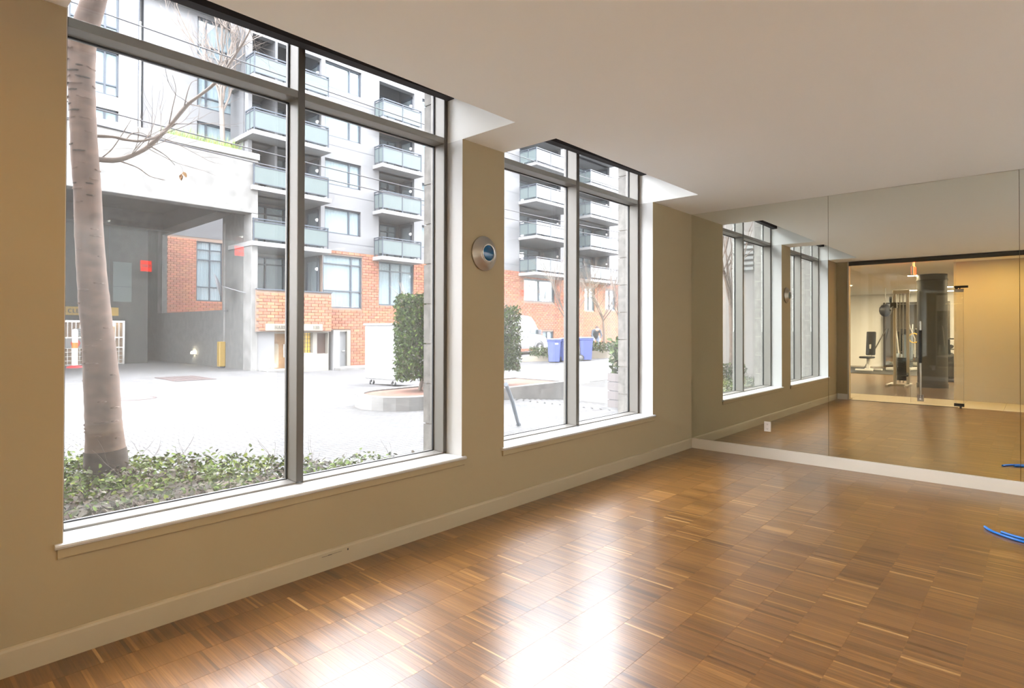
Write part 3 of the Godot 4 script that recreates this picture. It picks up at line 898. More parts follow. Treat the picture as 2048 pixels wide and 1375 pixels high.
func balcony(parent: Node3D, xb: float, xf: float, z0: float, z1: float, y: float, panels: int) -> void:
	var s := obj("balcony", bevelled(Vector3(xb, y, z0), Vector3(xf, y + 0.17, z1), 0.01), M.panel_white, parent)
	var top := y + 1.02
	var g0 := y + 0.30
	var i0 := 0.10
	var r := MB.new()
	var a := Vector3(xf - i0, 0, z0 + i0)
	var c := Vector3(xf - i0, 0, z1 - i0)
	for h in [top, top - 0.1]:
		r.box(Vector3(a.x - 0.02, h - 0.022, a.z), Vector3(a.x + 0.02, h + 0.022, c.z))
		for e in [a, c]:
			r.box(Vector3(FAC + 0.01, h - 0.022, e.z - 0.02), Vector3(e.x, h + 0.022, e.z + 0.02))
	r.box(Vector3(a.x - 0.012, g0 - 0.03, a.z), Vector3(a.x + 0.012, g0, c.z))
	for k in panels + 1:
		var zz := lerpf(a.z, c.z, float(k) / panels)
		r.box(Vector3(a.x - 0.02, y + 0.17, zz - 0.02), Vector3(a.x + 0.02, top, zz + 0.02))
	for k in 2:
		r.box(Vector3(lerpf(FAC + 0.02, a.x, 0.5 * k), y + 0.17, c.z - 0.02), Vector3(lerpf(FAC + 0.02, a.x, 0.5 * k) + 0.04, top, c.z + 0.02))
		r.box(Vector3(lerpf(FAC + 0.02, a.x, 0.5 * k), y + 0.17, a.z - 0.02), Vector3(lerpf(FAC + 0.02, a.x, 0.5 * k) + 0.04, top, a.z + 0.02))
	obj("railing", r.done(), M.dark_frame, s)
	for k in panels:
		block("glass_panel", Vector3(a.x - 0.006, g0, lerpf(a.z, c.z, float(k) / panels) + 0.03), Vector3(a.x + 0.006, top - 0.12, lerpf(a.z, c.z, float(k + 1) / panels) - 0.03), M.frosted_glass, s)
	for e in [a, c]:
		block("glass_panel", Vector3(FAC + 0.06, g0, e.z - 0.006), Vector3(a.x - 0.03, top - 0.12, e.z + 0.006), M.frosted_glass, s)

func brick_field(parent: Node3D, x: float, z0: float, z1: float, y0: float, y1: float, holes: Array, side := false) -> void:
	# running bond of single bricks standing proud of the mortar; z0 < z1
	var bm := bevelled(Vector3(-0.02, -0.052, -0.142), Vector3(0.02, 0.052, 0.142), 0.006)
	var places := []
	var cols := []
	var y := y0 + 0.06
	var row := 0
	while y < y1 - 0.04:
		var z := z0 + (0.15 if row % 2 == 0 else 0.0)
		while z < z1 + 0.01:
			var lo := maxf(z - 0.142, z0)
			var hi := minf(z + 0.142, z1)
			var free := hi - lo > 0.04
			for h in holes:
				if y + 0.05 > h[2] and y - 0.05 < h[3]:
					if lo > h[0] - 0.02 and hi < h[1] + 0.02:
						free = false
					elif lo < h[0] and hi > h[0]:
						hi = h[0] - 0.005
					elif lo < h[1] and hi > h[1]:
						lo = h[1] + 0.005
			if free and hi - lo > 0.03:
				var k := (hi - lo) / 0.284
				if side:
					places.append(Transform3D(Basis(Vector3(0, 0, 1), Vector3.UP, Vector3(1, 0, 0)) * Basis.from_scale(Vector3(1, 1, k)), Vector3((lo + hi) / 2, y, x)))
				else:
					places.append(Transform3D(Basis.from_scale(Vector3(1, 1, k)), Vector3(x, y, (lo + hi) / 2)))
				var t := rng.randf_range(0.8, 1.2)
				cols.append(Color(0.265 * t, 0.097 * t * rng.randf_range(0.88, 1.15), 0.053 * t))
			z += 0.30
		y += 0.12
		row += 1
	many("bricks", bm, M.brick, places, cols, parent)

func apartment() -> void:
	curtain_mesh = pleats()
	var r := thing("apartment_building", "tall grey and white apartment block with glass balconies and a red brick base", "building", Vector3.ZERO)
	var step := 2.07
	var top := 13.9       # roof line of the parts near the garage; the part down the street is taller
	var tall := 16.9
	# left volumes behind the garage roof
	var xl := -21.5
	var holes := []
	for k in range(-1, 2):
		holes.append([0.69, 2.15, 9.64 + step * k, 11.22 + step * k])
	obj("white_volume", boxes(pierced(xl - 0.3, xl + 0.25, 0.10, 9.0, 7.25, top, holes)), M.panel_white, r)
	for h in holes:
		facade_window(r, xl + 0.16, h[0], h[1], h[2], h[3], [1.10], [h[2] + 0.4])
	block("shadow_gap", Vector3(xl - 0.9, 7.25, -0.14), Vector3(xl - 0.6, top, 0.12), M.dark_frame, r)
	block("gap_side", Vector3(xl - 0.6, 7.25, 0.06), Vector3(xl + 0.24, top, 0.099), M.dark_frame, r)
	holes = []
	for k in range(-1, 2):
		holes.append([-3.98, -2.0, 10.17 + step * k, 11.68 + step * k])
	obj("grey_wall", boxes(pierced(xl - 0.3, xl, -4.1, -0.14, 7.25, top, holes)), M.panel_light, r)
	for h in holes:
		facade_window(r, xl - 0.08, h[0], h[1], h[2], h[3], [-2.35], [h[2] + 0.45])
	block("grey_return", Vector3(xl, 7.25, -4.2), Vector3(FAC - 0.001, top, -4.1), M.panel_grey, r)
	# main facade, plane x = FAC
	var yb := 4.77
	holes = []
	var wins := []
	for k in 4:
		var L := 4.5 + step * k
		wins.append([-8.05, -6.28, L + 1.0, L + 2.1])
		holes.append([-6.1, -3.2, L + 0.17, L + step])          # balcony recesses
		holes.append([-11.02, -9.0, L + 0.17, L + step])
	for k in 6:
		var L := 4.5 + step * k
		holes.append([-22.6, -18.7, L + 0.17, L + step])
		holes.append([-28.2, -24.6, L + 0.17, L + step])
		wins.append([-13.6, -11.5, L + 0.9, L + 2.0])
		wins.append([-17.4, -15.6, L + 0.9, L + 2.0])
	for w in wins:
		holes.append(w)
	obj("panel_wall", boxes(pierced(FAC - 0.3, FAC, -11.3, -3.05, yb, top, holes)), M.panel_light, r)
	obj("panel_wall", boxes(pierced(FAC - 0.3, FAC, -40.0, -11.3, yb, tall, holes)), M.panel_light, r)
	for k in 4:   # panel joints between the storeys
		for e in [[-8.98, -6.2], [-18.6, -11.1]]:
			block("joint", Vector3(FAC - 0.01, 4.5 + step * k + 0.62, e[0]), Vector3(FAC + 0.004, 4.5 + step * k + 0.635, e[1]), M.dark_frame, r)
	for w in wins:
		facade_window(r, FAC - 0.1, w[0], w[1], w[2], w[3], [w[0] + 0.55], [w[3] - 0.3] if false else [])
	# recesses and balconies
	for e in [[-6.1, -3.2, 1.3, 2], [-11.02, -9.0, 1.2, 2], [-22.6, -18.7, 1.6, 3], [-28.2, -24.6, 1.4, 3]]:
		var xr: float = FAC - e[2]
		var roof: float = top if e[0] > -12.0 else tall
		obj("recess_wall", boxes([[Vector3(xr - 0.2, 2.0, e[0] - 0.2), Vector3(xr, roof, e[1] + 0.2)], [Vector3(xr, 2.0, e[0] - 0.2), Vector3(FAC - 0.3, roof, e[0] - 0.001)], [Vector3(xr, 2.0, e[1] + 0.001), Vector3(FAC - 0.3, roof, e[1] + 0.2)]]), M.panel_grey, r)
		for k in range(-1, 4 if e[0] > -12.0 else 6):
			var L: float = 4.5 + step * k
			var z0: float = e[0] + 0.25
			var z1: float = e[1] - 0.3
			if k >= 0 or e[0] > -12.0:
				facade_window(r, xr + 0.1, z0, z1, L + 0.2, L + step - 0.12, [lerpf(z0, z1, 0.33), lerpf(z0, z1, 0.66)], [L + step - 0.45], k % 2 == 0)
				side_window(r, e[0] + 0.02, xr + 0.15, FAC - 0.15, L + 0.2, L + step - 0.1)
				var lb := MB.new()
				lb.xf = Transform3D(Basis(Vector3(0, 1, 0), Vector3(0, 0, 1), Vector3(1, 0, 0)), Vector3(FAC - 0.2, L + 1.5, e[0] + 0.05))
				lb.lathe([Vector2(0.0, 0.09), Vector2(0.05, 0.075), Vector2(0.075, 0.03), Vector2(0.08, 0.0)], 10)
				obj("porch_lamp", lb.done(), M.plastic_white, r)
			var xf: float = [-18.45, -18.55, -17.93, -18.3][[-6.1, -11.02, -22.6, -28.2].find(e[0])]
			if k >= 0:
				balcony(r, xr, xf, e[0] + (0.0 if e[0] > -12.0 else -0.1), e[1] + (0.35 if e[0] > -12.0 else 0.1), L, e[3])
	# brick base
	var bh := [[-8.12, -6.2, 2.31, 4.58], [-6.18, -3.0, -0.4, 4.77], [-11.0, -9.0, 2.5, 4.5], [-7.55, -6.35, -0.4, 1.36], [-22.0, -19.1, 3.07, 4.4], [-21.9, -20.8, 0.2, 1.3], [-26.4, -25.2, 2.65, 4.2], [-29.0, -27.7, 2.78, 4.2]]
	obj("brick_backing", boxes(pierced(FAC - 0.3, FAC - 0.012, -40.0, -3.05, -0.6, yb, bh)), M.mortar, r)
	brick_field(r, FAC, -30.5, -3.05, -0.4, yb, bh)
	facade_window(r, FAC - 0.08, bh[0][0], bh[0][1], 2.31, 4.58, [-7.6], [3.05, 4.2])
	facade_window(r, FAC - 0.08, -11.0, -9.0, 2.5, 4.5, [-10.3, -9.7], [4.1])
	for h in [bh[4], bh[5], bh[6], bh[7]]:
		facade_window(r, FAC - 0.08, h[0], h[1], h[2], h[3], [(h[0] + h[1]) / 2], [], h[2] > 1.0)
	# terrace parapet in brick over the entrance
	var xp := -18.5
	obj("parapet_backing", boxes([[Vector3(FAC - 0.25, 1.3, -6.14), Vector3(xp - 0.012, 2.87, -3.05)]]), M.mortar, r)
	brick_field(r, xp, -6.14, -3.05, 1.34, 2.84, [])
	block("parapet_coping", Vector3(FAC - 0.2, 2.87, -6.16), Vector3(xp + 0.03, 2.92, -3.05), M.dark_frame, r)
	# entrance: beige stone band with raised letters, panels, windows and doors below it
	var xe := -18.7
	obj("entrance_wall", boxes(pierced(xe - 0.3, xe, -6.14, -3.05, -0.4, 1.36, [[-4.42, -3.83, -0.3, 1.22], [-5.45, -5.05, 0.45, 1.25], [-6.12, -5.62, 0.40, 1.24]])), M.beige_wall, r)
	var sb := obj("sign_band", bevelled(Vector3(xe, 1.335, -5.74), Vector3(xe + 0.24, 1.60, -3.38), 0.01), M.cream_stone, r)
	for t in [["HARBOUR", -3.72], ["110", -5.30]]:
		var tm := TextMesh.new()
		tm.text = t[0]
		tm.font_size = 32
		tm.pixel_size = 0.0052
		tm.depth = 0.012
		tm.horizontal_alignment = HORIZONTAL_ALIGNMENT_LEFT
		var sf := SystemFont.new()
		sf.font_names = PackedStringArray(["Droid Serif"])
		tm.font = sf
		obj("lettering", tm, M.concrete_grey, sb, Transform3D(Basis(Vector3.UP, PI / 2), Vector3(xe + 0.246, 1.467, t[1])))
	block("grey_panel", Vector3(xe, -0.3, -3.81), Vector3(xe + 0.05, 1.33, -3.12), M.panel_light, r)
	var dw := obj("wooden_door", boxes([[Vector3(xe - 0.25, -0.3, -4.42), Vector3(xe - 0.18, 1.22, -3.83)]]), M.door_wood, r)
	var arch := PackedVector2Array()
	for k in 13:
		arch.append(Vector2(0.09 * cos(PI * k / 12.0), 0.95 + 0.09 * sin(PI * k / 12.0)))
	arch.append(Vector2(-0.09, 0.1))
	arch.append(Vector2(0.09, 0.1))
	var ab := MB.new()
	ab.xf = Transform3D(Basis(Vector3(0, 0, -1), Vector3.UP, Vector3(1, 0, 0)), Vector3(xe - 0.18, -0.2, -4.0))
	ab.prism(arch, 0.0, 0.012)
	obj("arched_light", ab.done(), M.cream_stone, dw)
	block("door_pull", Vector3(xe - 0.18, 0.3, -4.3), Vector3(xe - 0.13, 0.8, -4.27), M.steel, dw)
	var gw := obj("barred_window", boxes([[Vector3(xe - 0.22, 0.45, -5.45), Vector3(xe - 0.2, 1.25, -5.05)]]), M.yellow_plastic, r)
	for k in 4:
		block("bar", Vector3(xe - 0.19, 0.45, -5.42 + 0.11 * k), Vector3(xe - 0.175, 1.25, -5.405 + 0.11 * k), M.dark_frame, gw)
	for k in 5:
		block("bar", Vector3(xe - 0.172, 0.52 + 0.16 * k, -5.45), Vector3(xe - 0.16, 0.535 + 0.16 * k, -5.05), M.dark_frame, gw)
	block("brown_window", Vector3(xe - 0.28, 0.40, -6.12), Vector3(xe - 0.24, 1.24, -5.62), M.brown_shutter, r)
	block("white_pilaster", Vector3(FAC - 0.2, -0.4, -6.64), Vector3(xe + 0.02, 1.36, -6.35), M.panel_white, r)
	var gd := obj("grey_door", boxes([[Vector3(FAC - 0.16, -0.3, -7.36), Vector3(FAC - 0.1, 1.30, -6.66)]]), M.grey_door, r)
	block("door_handle", Vector3(FAC - 0.1, 0.45, -7.30), Vector3(FAC - 0.06, 0.47, -7.18), M.steel, gd)
	obj("door_reveal", boxes([[Vector3(FAC - 0.2, -0.4, -7.55), Vector3(FAC + 0.01, 1.36, -7.37)], [Vector3(FAC - 0.2, 1.301, -7.36), Vector3(FAC + 0.01, 1.36, -6.64)]]), M.beige_wall, r)
	obj("entrance_kerb", bevelled(Vector3(FAC + 0.02, -0.4, -9.0), Vector3(FAC + 1.1, -0.19, -6.4), 0.02), M.concrete_white, r)
	obj("planter_kerb", bevelled(Vector3(xe + 0.06, -0.4, -4.4), Vector3(xe + 0.75, -0.12, -3.2), 0.02), M.concrete_white, r)
	block("roof", Vector3(-24, top, -11.3), Vector3(FAC + 0.2, top + 0.2, -3.05), M.panel_white, r)
	block("roof", Vector3(-24, tall, -40), Vector3(FAC + 0.2, tall + 0.3, -11.3), M.panel_white, r)
	block("party_wall", Vector3(-24, top + 0.2, -11.5), Vector3(FAC - 0.301, tall, -11.3), M.panel_light, r)
	block("roof", Vector3(-24, top, -3.05), Vector3(xl + 0.4, top + 0.3, 9.0), M.panel_white, r)
	# brick wing deeper in the courtyard, seen through the opening of the garage wall
	var xw := -31.0
	var wh := [[-6.70, -5.33, 2.93, 6.21]]
	obj("courtyard_backing", boxes(pierced(xw - 0.3, xw - 0.012, -9.0, -3.2, 0.0, 6.4, wh)), M.mortar, r)
	brick_field(r, xw, -9.0, -3.2, 1.0, 6.35, wh)
	facade_window(r, xw - 0.08, -6.70, -5.33, 2.93, 6.21, [-6.05], [3.7, 5.2, 5.75])
	block("courtyard_upper", Vector3(xw - 0.3, 6.4, -9.0), Vector3(xw, 12.0, -3.2), M.panel_grey, r)

# ------------------------------------------------------------------ concrete parking garage entrance
func garage() -> void:
	var x := -18.6
	var zr := -2.9
	var g0 := ground(0)
	var r := thing("parking_garage", "white concrete parking garage entrance with a deep dark driveway", "building", Vector3.ZERO)
	obj("lintel", bevelled(Vector3(x - 0.5, 5.70, zr - 0.24), Vector3(x, 7.70, 9.0), 0.02), M.concrete_white, r)
	obj("parapet_coping", bevelled(Vector3(x - 0.6, 7.70, zr - 0.28), Vector3(x + 0.05, 7.95, 9.0), 0.02), M.concrete_white, r)
	obj("front_pier", bevelled(Vector3(x - 0.7, g0 - 0.1, zr - 0.24), Vector3(x - 0.001, 5.70, zr), 0.015), M.concrete_white, r)
	# side wall with the opening towards the brick courtyard
	var b := MB.new()
	var spans := [[-32.0, -28.45, g0 - 0.2, 6.6], [-28.45, -21.25, g0 - 0.2, 2.16], [-21.25, x - 0.7, g0 - 0.2, 6.6], [-28.45, -21.25, 5.95, 6.6]]
	for s in spans:
		b.box(Vector3(s[0], s[2], zr - 0.22), Vector3(s[1], s[3], zr))
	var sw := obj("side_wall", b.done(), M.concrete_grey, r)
	block("formwork_joint", Vector3(-32.0, 1.75, zr), Vector3(x - 0.7, 1.765, zr + 0.003), M.garage_concrete, sw)
	block("white_jamb", Vector3(-29.1, 2.16, zr - 0.2), Vector3(-28.451, 6.6, zr + 0.004), M.concrete_white, sw)
	block("soffit_slab", Vector3(-32, 6.6, zr - 0.24), Vector3(x - 0.5, 7.2, 9.0), M.concrete_grey, r)
	# dropped beam under the slab
	obj("dropped_beam", boxes([[Vector3(-27.0, 5.9, zr + 0.002), Vector3(-26.4, 6.6, 3.0)], [Vector3(-26.4, 5.9, zr + 0.002), Vector3(-20.4, 6.6, zr + 0.6)]]), M.concrete_grey, r)
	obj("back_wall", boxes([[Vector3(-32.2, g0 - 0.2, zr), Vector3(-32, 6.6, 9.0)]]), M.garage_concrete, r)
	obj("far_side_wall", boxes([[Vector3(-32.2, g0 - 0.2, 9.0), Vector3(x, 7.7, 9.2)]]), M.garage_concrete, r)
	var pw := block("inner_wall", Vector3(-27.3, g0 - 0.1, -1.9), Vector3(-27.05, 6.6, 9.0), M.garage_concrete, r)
	var gl := obj("garage_window", boxes([[Vector3(-27.05, 2.6, -1.25), Vector3(-27.02, 4.35, -0.55)]]), M.frosted_glass, r)
	block("glazing_bar", Vector3(-27.02, 3.25, -1.25), Vector3(-27.0, 3.28, -0.55), M.dark_frame, gl)
	obj("conduit", boxes([[Vector3(-21.0, 0.9, zr + 0.005), Vector3(-20.95, 5.6, zr + 0.055)]]), M.concrete_white, r)
	obj("wall_base_plate", boxes([[Vector3(-20.98, 2.1, zr + 0.06), Vector3(-20.55, 2.13, zr + 0.09)]]), M.dark_frame, r)
	# grass on the roof edge
	var pm := leaf_blade()
	var pl := []
	var cl := []
	for k in 900:
		var p := Vector3(x - 0.3 - rng.randf() * 1.2, 7.93, rng.randf_range(-2.6, -0.2))
		var h := rng.randf_range(0.25, 0.6)
		pl.append(Transform3D(Basis.from_euler(Vector3(rng.randf_range(-0.5, 0.5), rng.randf() * TAU, rng.randf_range(-0.5, 0.5))) * Basis.from_scale(Vector3(0.5, h / 0.3, 1)), p))
		cl.append(Color(0.16 * rng.randf_range(0.7, 1.4), 0.22 * rng.randf_range(0.8, 1.2), 0.06))
	var gr := many("roof_grass", pm, M.leaf, pl, cl)
	tag(gr, "tufts of green grass on the garage roof edge", "grass", "", "stuff")
	# clearance sign, shutter and stop sign in the back
	var cs := thing("clearance_sign", "yellow clearance height sign hung over the garage ramp", "sign", Vector3(-27.0, 0, 0))
	obj("board", bevelled(Vector3(0.03, 1.97, -0.74), Vector3(0.07, 2.33, 2.4), 0.01), M.sign_yellow, cs)
	var tm := TextMesh.new()
	tm.text = "2.0 m CLEARANCE"
	tm.font_size = 40
	tm.pixel_size = 0.0058
	tm.depth = 0.01
	var sf := SystemFont.new()
	sf.font_names = PackedStringArray(["Droid Sans"])
	sf.font_weight = 700
	tm.font = sf
	obj("lettering", tm, M.print_dark, cs, Transform3D(Basis(Vector3.UP, PI / 2), Vector3(0.076, 2.15, 0.75)))
	for k in 2:
		block("hanger", Vector3(0.045, 2.33, -0.4 + 2.4 * k), Vector3(0.055, 6.6, -0.38 + 2.4 * k), M.dark_frame, cs)
	var sh := thing("garage_gate", "closed metal grille gate at the back of the garage", "gate", Vector3(-26.9, g0, 0))
	obj("gate_frame", boxes([[Vector3(0, 0, -0.95), Vector3(0.08, 1.9, -0.87)], [Vector3(0, 0, 2.3), Vector3(0.08, 1.9, 2.38)], [Vector3(0, 1.82, -0.87), Vector3(0.08, 1.9, 2.3)], [Vector3(0, 1.15, -0.87), Vector3(0.08, 1.2, 2.3)], [Vector3(0, 0.72, -0.87), Vector3(0.08, 0.76, 2.3)], [Vector3(0, 0.02, -0.87), Vector3(0.08, 0.06, 2.3)]]), M.steel, sh)
	for k in 22:
		block("bar", Vector3(0.03, 0.06, -0.75 + 0.14 * k), Vector3(0.05, 1.82, -0.73 + 0.14 * k), M.steel, sh)
	for k in 3:
		block("bar", Vector3(0.052, 0.2 + 0.18 * k, -0.87), Vector3(0.066, 0.22 + 0.18 * k, 2.3), M.steel, sh)
	block("backing", Vector3(-0.06, 0.0, -0.95), Vector3(-0.04, 1.9, 2.38), M.rattan, sh)
	var st := thing("stop_notice", "white notice board with a red stop disc on the garage gate", "sign", Vector3(-26.8, g0, 0.55))
	obj("board", bevelled(Vector3(0, 0.74, -0.62), Vector3(0.02, 1.14, 0.62), 0.004), M.sign_white, st)
	var disc := MB.new()
	disc.xf = Transform3D(Basis(Vector3(0, 1, 0), Vector3(1, 0, 0), Vector3(0, 0, 1)), Vector3(0.021, 0.94, 0.28))
	disc.lathe([Vector2(0.17, 0.0), Vector2(0.17, 0.006), Vector2(0.0, 0.006)], 8)
	obj("disc", disc.done(), M.sign_red, st)
	tm = TextMesh.new()
	tm.text = "STOP"
	tm.font_size = 24
	tm.pixel_size = 0.0045
	tm.depth = 0.004
	tm.font = sf
	obj("lettering", tm, M.sign_white, st, Transform3D(Basis(Vector3.UP, PI / 2), Vector3(0.03, 0.94, 0.28)))
	for k in 3:
		block("printed_line", Vector3(0.02, 0.84 + 0.1 * k, -0.5), Vector3(0.024, 0.87 + 0.1 * k, 0.02), M.print_dark, st)
	var nb := thing("blank_notice", "small white notice above the stop board on the garage gate", "sign", Vector3(-26.8, g0, 0.45))
	obj("board", bevelled(Vector3(0, 1.24, -0.35), Vector3(0.02, 1.56, 0.40), 0.004), M.sign_white, nb)
	for k in 2:
		block("printed_line", Vector3(0.0205, 1.33 + 0.1 * k, -0.28), Vector3(0.0235, 1.345 + 0.1 * k, 0.3), M.concrete_grey, nb)
	# wall lamps low on the garage walls
	glow("bulkhead_glow", Color(1.0, 0.95, 0.82), 9.0)
	for e in [[Vector3(-24.2, 0.35, zr + 0.06), "small bright wall lamp low on the garage side wall"], [Vector3(-18.55, -0.02, -3.75), "bright lamp beside the wooden entrance door"], [Vector3(-26.7, 1.55, -0.45), "bright lamp beside the garage gate"]]:
		var wl := thing("wall_lamp", e[1], "lamp", e[0])
		var lb := MB.new()
		lb.lathe([Vector2(0.10, -0.06), Vector2(0.12, -0.05), Vector2(0.12, -0.03), Vector2(0.09, -0.03)], 12)
		obj("base", lb.done(), M.brushed_steel, wl)
		lb = MB.new()
		lb.lathe([Vector2(0.0, -0.05), Vector2(0.09, -0.03), Vector2(0.10, 0.02), Vector2(0.07, 0.08), Vector2(0.0, 0.10)], 12)
		obj("bulb", lb.done(), M.bulkhead_glow, wl)
		var o := OmniLight3D.new()
		o.name = "lamp_light"
		o.light_color = Color(1.0, 0.95, 0.82)
		o.light_energy = 0.6
		o.light_size = 0.05
		o.omni_range = 30.0
		o.shadow_enabled = true
		wl.add_child(o)
		o.position = Vector3(0, 0.03, 0)
	# round traffic mirror on an arm
	var tmr := thing("traffic_mirror", "round convex traffic mirror on an arm at the garage wall", "mirror", Vector3(-19.75, 3.05, zr))
	var db := MB.new()
	var nm := Vector3(0.38, 0.25, -0.92).normalized()
	var sd := nm.cross(Vector3.UP).normalized()
	db.xf = Transform3D(Basis(sd, nm, sd.cross(nm)), Vector3(0.0, 0.0, 0.75))
	db.lathe([Vector2(0.0, 0.09), Vector2(0.25, 0.06), Vector2(0.42, 0.0), Vector2(0.45, -0.02), Vector2(0.40, -0.03), Vector2(0.0, -0.05)], 28)
	obj("dish", db.done(), M.car_grey, tmr)
	db = MB.new()
	db.tube([Vector3(0.7, -0.3, 0.002), Vector3(0.35, -0.15, 0.4), Vector3(0.0, 0.0, 0.72)], 0.015, 6)
	obj("arm", db.done(), M.car_grey, tmr)
	var yp := thing("yellow_guard", "yellow pipe guard at the corner of the garage wall", "guard", Vector3(-21.0, g0, zr + 0.14))
	obj("guard", bevelled(Vector3(-0.13, 0.06, -0.13), Vector3(0.13, 1.05, 0.1), 0.02), M.sign_yellow, yp)
	obj("foot", bevelled(Vector3(-0.1, 0.0005, -0.1), Vector3(0.1, 0.06, 0.08), 0.01), M.dark_frame, yp)
	var dl := thing("delineator_post", "white and orange plastic delineator post at the garage ramp", "post", Vector3(-25.3, g0, 1.13))
	db = MB.new()
	db.lathe([Vector2(0.0, 1.55), Vector2(0.07, 1.53), Vector2(0.1, 1.45), Vector2(0.1, 0.09)], 14)
	obj("tube", db.done(), M.plastic_white, dl)
	db = MB.new()
	db.lathe([Vector2(0.101, 1.0), Vector2(0.104, 0.98), Vector2(0.104, 0.80), Vector2(0.101, 0.78)], 14)
	obj("band", db.done(), M.orange_plastic, dl)
	db = MB.new()
	db.lathe([Vector2(0.1, 0.10), Vector2(0.26, 0.06), Vector2(0.28, 0.0005)], 16)
	obj("foot", db.done(), M.sign_red, dl)

func leaf_blade() -> ArrayMesh:   # upright blade, 0.3 tall
	var b := MB.new()
	var w := [0.02, 0.018, 0.011, 0.001]
	for k in 3:
		var y0 := 0.1 * k
		var z0 := 0.02 * k * k
		var z1 := 0.02 * (k + 1) * (k + 1)
		b.quad(Vector3(-w[k], y0, z0), Vector3(w[k], y0, z0), Vector3(w[k + 1], y0 + 0.1, z1), Vector3(-w[k + 1], y0 + 0.1, z1), Vector3(0, -0.2, 1))
	return b.done()

